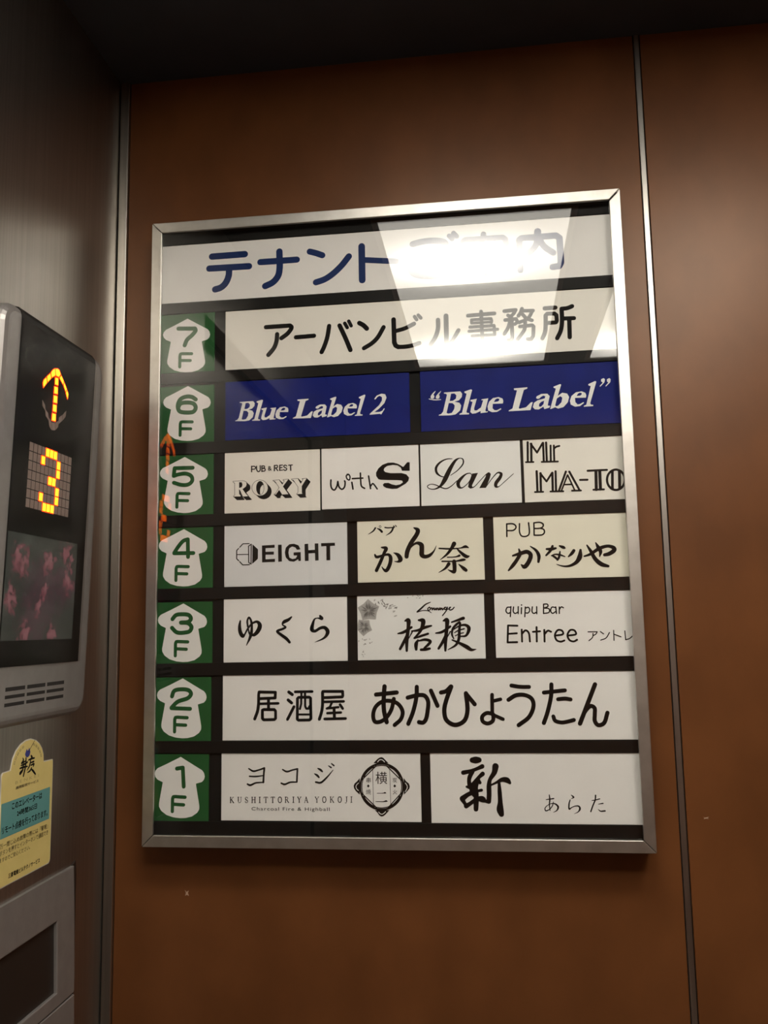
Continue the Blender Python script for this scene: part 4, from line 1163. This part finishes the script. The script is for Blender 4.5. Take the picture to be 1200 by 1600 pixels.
# ------------------------------------------------------------------ the car position indicator on the steel wall
SL = 0.035
ind = empty('floor_indicator', (-0.0535, 0.0322, 1.4073), (0, math.atan(SL), 0))
ind.scale = (1.0299, 1.0299, 1.0299)
tag(ind, 'silver lift position indicator with amber up arrow and digit 3 on steel wall', 'floor indicator')
CS = 1.0 / math.cos(math.atan(SL))
def iv(z): return (z - 1410.0) / 1000.0 * CS          # height along the slanted face
def iw(v): return -(0.0102 + SL * v)                  # depth of the wall behind the face
def rrect(y0, y1, v0, v1, r, n=6):
    out = []
    for cy, cv, a0 in ((y1 - r, v1 - r, 0), (y0 + r, v1 - r, 90), (y0 + r, v0 + r, 180), (y1 - r, v0 + r, 270)):
        for k in range(n + 1):
            a = math.radians(a0 + 90.0 * k / n)
            out.append((cy + r * math.cos(a), cv + r * math.sin(a)))
    return out
def loft(bm, loops, cap0=True, cap1=True, mi=0):
    rows = [[bm.verts.new(p) for p in L] for L in loops]
    n = len(rows[0])
    for a, b in zip(rows, rows[1:]):
        for i in range(n):
            f = bm.faces.new((a[i], a[(i + 1) % n], b[(i + 1) % n], b[i]))
            f.material_index = mi
    if cap0: bm.faces.new(list(reversed(rows[0]))).material_index = mi
    if cap1: bm.faces.new(rows[-1]).material_index = mi
HY0, HY1, HV0, HV1 = -0.318, -0.098, 0.0, iv(1822)
bm = bmesh.new()
loops = []
base = rrect(HY0, HY1, HV0, HV1, 0.022)
loops.append([(iw(v), y, v) for y, v in base])
loops.append([(-0.0075, y, v) for y, v in base])
for ins, dep in ((0.0012, -0.0052), (0.004, -0.002), (0.008, -0.0004), (0.0115, 0.0)):
    loops.append([(dep, y, v) for y, v in rrect(HY0 + ins, HY1 - ins, HV0 + ins, HV1 - ins, max(0.022 - ins, 0.008))])
loft(bm, loops)
link('housing', bm, SILVER, ind, smooth=False)
SY0, SY1, SV0, SV1 = -0.2885, -0.1265, iv(1469), iv(1823)
bm = bmesh.new()
prof = [(-0.008, SV0), (0.0008, SV0), (0.0008, SV1 - 0.012), (-0.0004, SV1 - 0.006), (-0.004, SV1 - 0.001), (-0.008, SV1)]
A = [bm.verts.new((d, SY0, v)) for d, v in prof]
B = [bm.verts.new((d, SY1, v)) for d, v in prof]
bm.faces.new(A); bm.faces.new(list(reversed(B)))
for i in range(len(prof)):
    j = (i + 1) % len(prof)
    bm.faces.new((A[i], B[i], B[j], A[j]))
link('display_backing', bm, DBACK, ind)
def iplace(base_d):
    return lambda y, z, d: (base_d + d, y / 1000.0, iv(z))
def segs(txt, k):
    return [[tuple(float(q) for q in s.split(',')) for s in ln.split()[1:]] for ln in txt.strip().split('\n') if ln[0] == k]
def shrink(f, k):
    cx = sum(p[0] for p in f) / len(f); cz = sum(p[1] for p in f) / len(f)
    return [(cx + (p[0] - cx) * k, cz + (p[1] - cz) * k) for p in f]
LIT = segs(ARROWS, 'L')
OFFS = segs(ARROWS, 'D')
ua = flat_mesh('up_arrow', LIT, [], iplace(0.0008), LEDRED, ind, 0.0003)
flat_mesh('arrow_glow', [shrink(f, 0.80) for f in LIT], [], iplace(0.0011), LEDYEL, ua, 0.0001)
flat_mesh('down_arrow', OFFS, [], iplace(0.0008), LEDOFF, ind, 0.0003)
# dot matrix, eleven by seven
GY0, GY1, GZ0, GZ1 = -260.0, -170.5, 1625.5, 1692.5
ON = {(0, 4), (0, 5), (0, 6), (1, 3), (1, 7), (2, 7), (3, 5), (3, 6), (4, 7), (5, 3), (5, 7), (6, 4), (6, 5), (6, 6)}
pc, pr = (GY1 - GY0) / 11, (GZ1 - GZ0) / 7
off_, on_ = [], []
for r_ in range(7):
    for c_ in range(11):
        y0 = GY0 + c_ * pc + 0.62; y1 = GY0 + (c_ + 1) * pc - 0.62
        z1 = GZ1 - r_ * pr - 0.5; z0 = GZ1 - (r_ + 1) * pr + 0.5
        (on_ if (r_, c_) in ON else off_).append([(y0, z0), (y1, z0), (y1, z1), (y0, z1)])
flat_mesh('digit_matrix', off_, [], iplace(0.0008), LEDOFF, ind, 0.0003)
dg_ = flat_mesh('lit_digit', [shrink(f, 1.08) for f in on_], [], iplace(0.0008), LEDRED, ind, 0.0004)
flat_mesh('digit_glow', [shrink(f, 0.90) for f in on_], [], iplace(0.0012), LEDYEL, dg_, 0.0001)
# small picture screen showing pink blossoms
def picture_mat():
    m = mat('blossom_picture', (0.02, 0.02, 0.02), 0.35)
    b = m.node_tree.nodes['Principled BSDF']
    tc = nd(m, 'ShaderNodeTexCoord')
    mp = nd(m, 'ShaderNodeMapping')
    lk(m, tc.outputs['Object'], mp.inputs['Vector'])
    n1 = nd(m, 'ShaderNodeTexNoise'); n1.inputs['Scale'].default_value = 26; n1.inputs['Detail'].default_value = 3
    n2 = nd(m, 'ShaderNodeTexNoise'); n2.inputs['Scale'].default_value = 190; n2.inputs['Detail'].default_value = 4
    n3 = nd(m, 'ShaderNodeTexNoise'); n3.inputs['Scale'].default_value = 110; n3.inputs['Detail'].default_value = 5; n3.inputs['Roughness'].default_value = 0.65
    for n in (n1, n2, n3): lk(m, mp.outputs[0], n.inputs['Vector'])
    r1 = nd(m, 'ShaderNodeValToRGB')
    e = r1.color_ramp.elements
    e[0].position = 0.30; e[0].color = (0.020, 0.030, 0.022, 1)
    e[1].position = 0.72; e[1].color = (0.075, 0.085, 0.068, 1)
    q = r1.color_ramp.elements.new(0.52); q.color = (0.040, 0.046, 0.038, 1)
    lk(m, n1.outputs['Fac'], r1.inputs['Fac'])
    cur = r1.outputs['Color']
    def blend(fac, col, strength):
        nonlocal cur
        mx = nd(m, 'ShaderNodeMix', data_type='RGBA')
        mu = nd(m, 'ShaderNodeMath', operation='MULTIPLY'); mu.inputs[1].default_value = strength
        lk(m, fac, mu.inputs[0]); lk(m, mu.outputs[0], mx.inputs['Factor'])
        lk(m, cur, mx.inputs['A'])
        if isinstance(col, tuple): mx.inputs['B'].default_value = (*col, 1)
        else: lk(m, col, mx.inputs['B'])
        cur = mx.outputs['Result']
    rg = nd(m, 'ShaderNodeMapRange'); rg.inputs['From Min'].default_value = 0.36; rg.inputs['From Max'].default_value = 0.64
    lk(m, n3.outputs['Fac'], rg.inputs['Value'])
    rag = rg.outputs[0]
    # darker pink drift over the middle
    def blob(y, z, r, col, strength, ragged=0.010):
        vm = nd(m, 'ShaderNodeVectorMath', operation='DISTANCE')
        lk(m, tc.outputs['Object'], vm.inputs[0])
        vm.inputs[1].default_value = (0.0012, y / 1000, iv(z))
        ad = nd(m, 'ShaderNodeMath', operation='MULTIPLY_ADD')
        lk(m, rag, ad.inputs[0]); ad.inputs[1].default_value = -ragged * 2.0; lk(m, vm.outputs['Value'], ad.inputs[2])
        mr = nd(m, 'ShaderNodeMapRange', interpolation_type='SMOOTHSTEP')
        mr.inputs['From Min'].default_value = r * 0.95 - ragged
        mr.inputs['From Max'].default_value = r * 0.45 - ragged
        lk(m, ad.outputs[0], mr.inputs['Value'])
        blend(mr.outputs[0], col, strength)
    blob(-215, 1540, 0.052, (0.085, 0.030, 0.050), 0.62, 0.018)
    blob(-170, 1552, 0.030, (0.10, 0.035, 0.055), 0.6, 0.012)
    blob(-235, 1512, 0.034, (0.09, 0.040, 0.052), 0.55, 0.014)
    for y, z, r in ((-260, 1570, .018), (-206, 1574, .014), (-169, 1585, .014), (-161, 1580, .010), (-164, 1555, .013), (-212, 1543, .012),
                    (-277, 1534, .014), (-249, 1501, .012), (-193, 1499, .012), (-268, 1578, .010), (-225, 1528, .009)):
        blob(y, z, r, (0.27, 0.065, 0.090), 0.75, 0.009)
        blob(y + 1, z + 1, r * 0.5, (0.40, 0.17, 0.18), 0.6, 0.008)
    blend_n = nd(m, 'ShaderNodeMapRange'); blend_n.inputs['From Min'].default_value = 0.62; blend_n.inputs['From Max'].default_value = 0.74
    lk(m, n2.outputs['Fac'], blend_n.inputs['Value'])
    blend(blend_n.outputs[0], (0.16, 0.15, 0.14), 0.6)
    lk(m, cur, b.inputs['Emission Color'])
    b.inputs['Emission Strength'].default_value = 0.40
    return m
bm = bmesh.new(); box(bm, 0.0008, 0.0012, -0.2875, -0.1455, iv(1494), iv(1599))
link('picture_screen', bm, picture_mat(), ind)
bm = bmesh.new(); box(bm, 0.0018, 0.0030, SY0, SY1, SV0, SV1 - 0.013)
link('cover_glass', bm, SMOKE, ind)
sl = []
for c0, c1 in ((-271.3, -235.4), (-231.3, -195.3), (-191.5, -154.8)):
    for z0, z1 in ((1445.6, 1449.4), (1438.5, 1441.8), (1431.0, 1434.4)):
        sl.append([(c0, z0), (c1, z0), (c1, z1), (c0, z1)])
flat_mesh('speaker_slots', sl, [], iplace(0.0), DARK, ind, 0.00012)

# ------------------------------------------------------------------ yellow service sticker
SX = XL
st = empty('service_sticker', (SX, -1.0773 + (-0.19 + 1.0773) * 1.0134, 1.5002 + (1.2555 - 1.5002) * 1.0134))
tag(st, 'yellow arched service sticker with a teal band under the floor indicator', 'sticker')
def sp_(lift):
    return lambda y, z, d: (lift + d, (y / 1000.0 + 0.19) * 1.0134, (z / 1000.0 - 1.2555) * 1.0134)
ol = [(-239, 1258), (-236.5, 1255.5), (-141, 1255.5), (-138, 1258.5), (-138, 1361.5), (-139, 1363), (-158, 1363.5), (-159, 1371), (-162.5, 1378), (-168, 1383.5),
      (-176, 1388), (-186, 1390.5), (-196, 1390), (-206, 1387), (-214, 1382), (-220, 1374.5), (-223, 1364.5), (-237, 1364), (-239, 1361.5)]
cy_, cz_ = -189, 1318
flat_mesh('sticker_edge', [[(cy_ + (y - cy_) * 1.022, cz_ + (z - cz_) * 1.016) for y, z in t] for t in poly_faces([ol])], [], sp_(0.0), STBACK, st, 0.0004)
flat_mesh('sticker_face', poly_faces([ol]), [], sp_(0.0004), YEL, st, 0.0003)
flat_mesh('teal_band', [[(-238.5, 1301.5), (-142.5, 1301.5), (-142.5, 1335), (-238.5, 1335)]], [], sp_(0.0007), TEAL, st, 0.0001)
def stext(part, items, m, lift, bold=0):
    raw = []
    for txt, y0, y1, z0, z1 in items:
        f = text_faces(txt, (y0, z0), (y1, z1))
        raw += f
        if bold:
            raw += [[(y + bold, z) for y, z in q] for q in f]
            raw += [[(y, z + bold) for y, z in q] for q in f]
    flat_mesh(part, [], raw, sp_(lift), m, st, 0.0001)
flat_mesh('brush_lettering', parse(STICKER_BRUSH)[0], [], sp_(0.0007), INK, st, 0.0001)
stext('band_lettering', [('このエレベーターは', -219, -160, 1326, 1332.5), ('24時間365日', -209, -170, 1317.3, 1323), ('リモート点検を行っております。', -236, -147, 1305.5, 1312.5)], INK, 0.0008, 0.35)
stext('faint_lettering', [('B E N K E I', -214, -168, 1349.8, 1352.8)], PALEP, 0.0007)
stext('small_lettering', [('遠隔監視サービス', -213, -168, 1344.3, 1347.2), ('万一閉じ込め故障の際には「警報」', -238.5, -145, 1292, 1297),
                          ('ボタンを押すとインターホンで通話でき', -238.5, -144, 1285.5, 1290.5), ('ますのでご安心ください。', -238.5, -181, 1279, 1283.5)], BROWNP, 0.0007, 0.15)
stext('company_lettering', [('三菱電機ビルテクノサービス', -221, -160, 1260.5, 1265)], INKB, 0.0007, 0.3)
BFL = [[(-197, 1377), (-194, 1382), (-191.5, 1379.5), (-189, 1382.5), (-186.5, 1378), (-188, 1374.5), (-191.5, 1373), (-195.5, 1374.5)]]
flat_mesh('blue_flower', poly_faces([BFL[0]]), [], sp_(0.0007), BLUEP, st, 0.0001)
flat_mesh('stem_line', stroke_faces([(-190, 1379, 0.7), (-184, 1384, 0.6), (-178, 1389, 0.5)]), [], sp_(0.0008), INKB, st, 0.0001)
arc = []
for k in range(13):
    a = math.radians(158 - k * 11.3)
    if abs(k - 6) < 2: continue
    c = (-190.5 + 28.5 * math.cos(a), 1362 + 24.5 * math.sin(a))
    t_ = (-math.sin(a), math.cos(a)); n_ = (math.cos(a), math.sin(a))
    for u in (-1.4, 0.0, 1.3):
        arc += stroke_faces([(c[0] + t_[0] * u + n_[0] * -1.1, c[1] + t_[1] * u + n_[1] * -1.1, 0.5), (c[0] + t_[0] * u + n_[0] * 1.1, c[1] + t_[1] * u + n_[1] * 1.1, 0.5)])
flat_mesh('arc_print', arc, [], sp_(0.0007), BROWNP, st, 0.0001)

# ------------------------------------------------------------------ button panel below
S2 = -0.03
bp_ = empty('button_panel', (-0.0602, 0.0334, 1.2350), (0, math.atan(S2), 0))
bp_.scale = (1.031, 1.031, 1.031)
tag(bp_, 'silver lift button panel with a dark recessed window below the yellow sticker', 'button panel')
def bw(v): return -(0.0038 + S2 * v)
PY0, PY1 = -0.335, -0.104
bm = bmesh.new()
ys = [PY0, -0.300, -0.1425, PY1]
vsz = [-0.1325, -0.119, -0.047, 0.0]
for i in range(3):
    for j in range(3):
        if i == 1 and j == 1: continue
        bm.faces.new([bm.verts.new((0, y, v)) for y, v in ((ys[i], vsz[j]), (ys[i + 1], vsz[j]), (ys[i + 1], vsz[j + 1]), (ys[i], vsz[j + 1]))])
bmesh.ops.remove_doubles(bm, verts=bm.verts, dist=1e-5)
be = [e for e in bm.edges if e.is_boundary]
inner = [e for e in be if all(ys[0] + 0.001 < v.co.y < ys[3] - 0.001 and vsz[0] + 0.001 < v.co.z < vsz[3] - 0.001 for v in e.verts)]
outer = [e for e in be if e not in inner]
for es, fn in ((inner, lambda v: -0.004), (outer, bw)):
    r = bmesh.ops.extrude_edge_only(bm, edges=es)
    for v in [g for g in r['geom'] if isinstance(g, bmesh.types.BMVert)]:
        v.co.x = fn(v.co.z)
front = [e for e in bm.edges if len(e.link_faces) == 2 and all(abs(v.co.x) < 1e-6 for v in e.verts) and abs(e.calc_face_angle(0)) > 0.5]
bmesh.ops.bevel(bm, geom=front, offset=0.0012, segments=2, affect='EDGES', profile=0.5)
link('upper_cover', bm, SILVER, bp_)
bm = bmesh.new(); box(bm, -0.0049, -0.004, -0.301, -0.1415, -0.120, -0.046)
link('dark_window', bm, WINDOW, bp_)
bm = bmesh.new()
loop = [(PY0, -0.40), (PY1, -0.40), (PY1, -0.1345), (PY0, -0.1345)]
loft(bm, [[(bw(v), y, v) for y, v in loop], [(-0.001, y, v) for y, v in loop], [(0.0, y + (0.001 if y == PY0 else -0.001), v + (0.001 if v < -0.2 else -0.001)) for y, v in loop]])
link('lower_cover', bm, SILVER, bp_)
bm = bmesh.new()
strip_pts = [(PY1 + 0.0002, -0.40), (PY1 + 0.0115, -0.40), (PY1 + 0.0115, -0.012), (PY1 + 0.0095, 0.0035), (PY1 + 0.0002, 0.0005)]  # dark strip along the panel's right edge, sloping down to the wall
loft(bm, [[(bw(v), y, v) for y, v in strip_pts], [(-0.0022 if y < PY1 + 0.001 else bw(v) + 0.0008, y, v) for y, v in strip_pts]])
link('dark_strip', bm, WINDOW, bp_)

# ------------------------------------------------------------------ small flecks on the wood
def fleck(x, z, w_, h_, label):
    bm = bmesh.new()
    pts = [(-w_, h_), (-0.2 * w_, 0.3 * h_), (w_, 0.9 * h_), (0.5 * w_, 0), (w_, -h_), (0, -0.6 * h_), (-0.8 * w_, -h_), (-0.4 * w_, 0)]
    prism(bm, pts, 1, -0.0004, -0.00001)
    tag(link('paint_fleck', bm, FLK, None, (x, WY, z)), label, 'fleck', 'flecks on the wood wall')
fleck(0.0428, 1.1816, 0.0026, 0.0034, 'tiny pale fleck on the wood wall below the board')
fleck(0.6635, 1.2752, 0.0034, 0.0012, 'tiny pale fleck on the wood wall right of the steel strip')
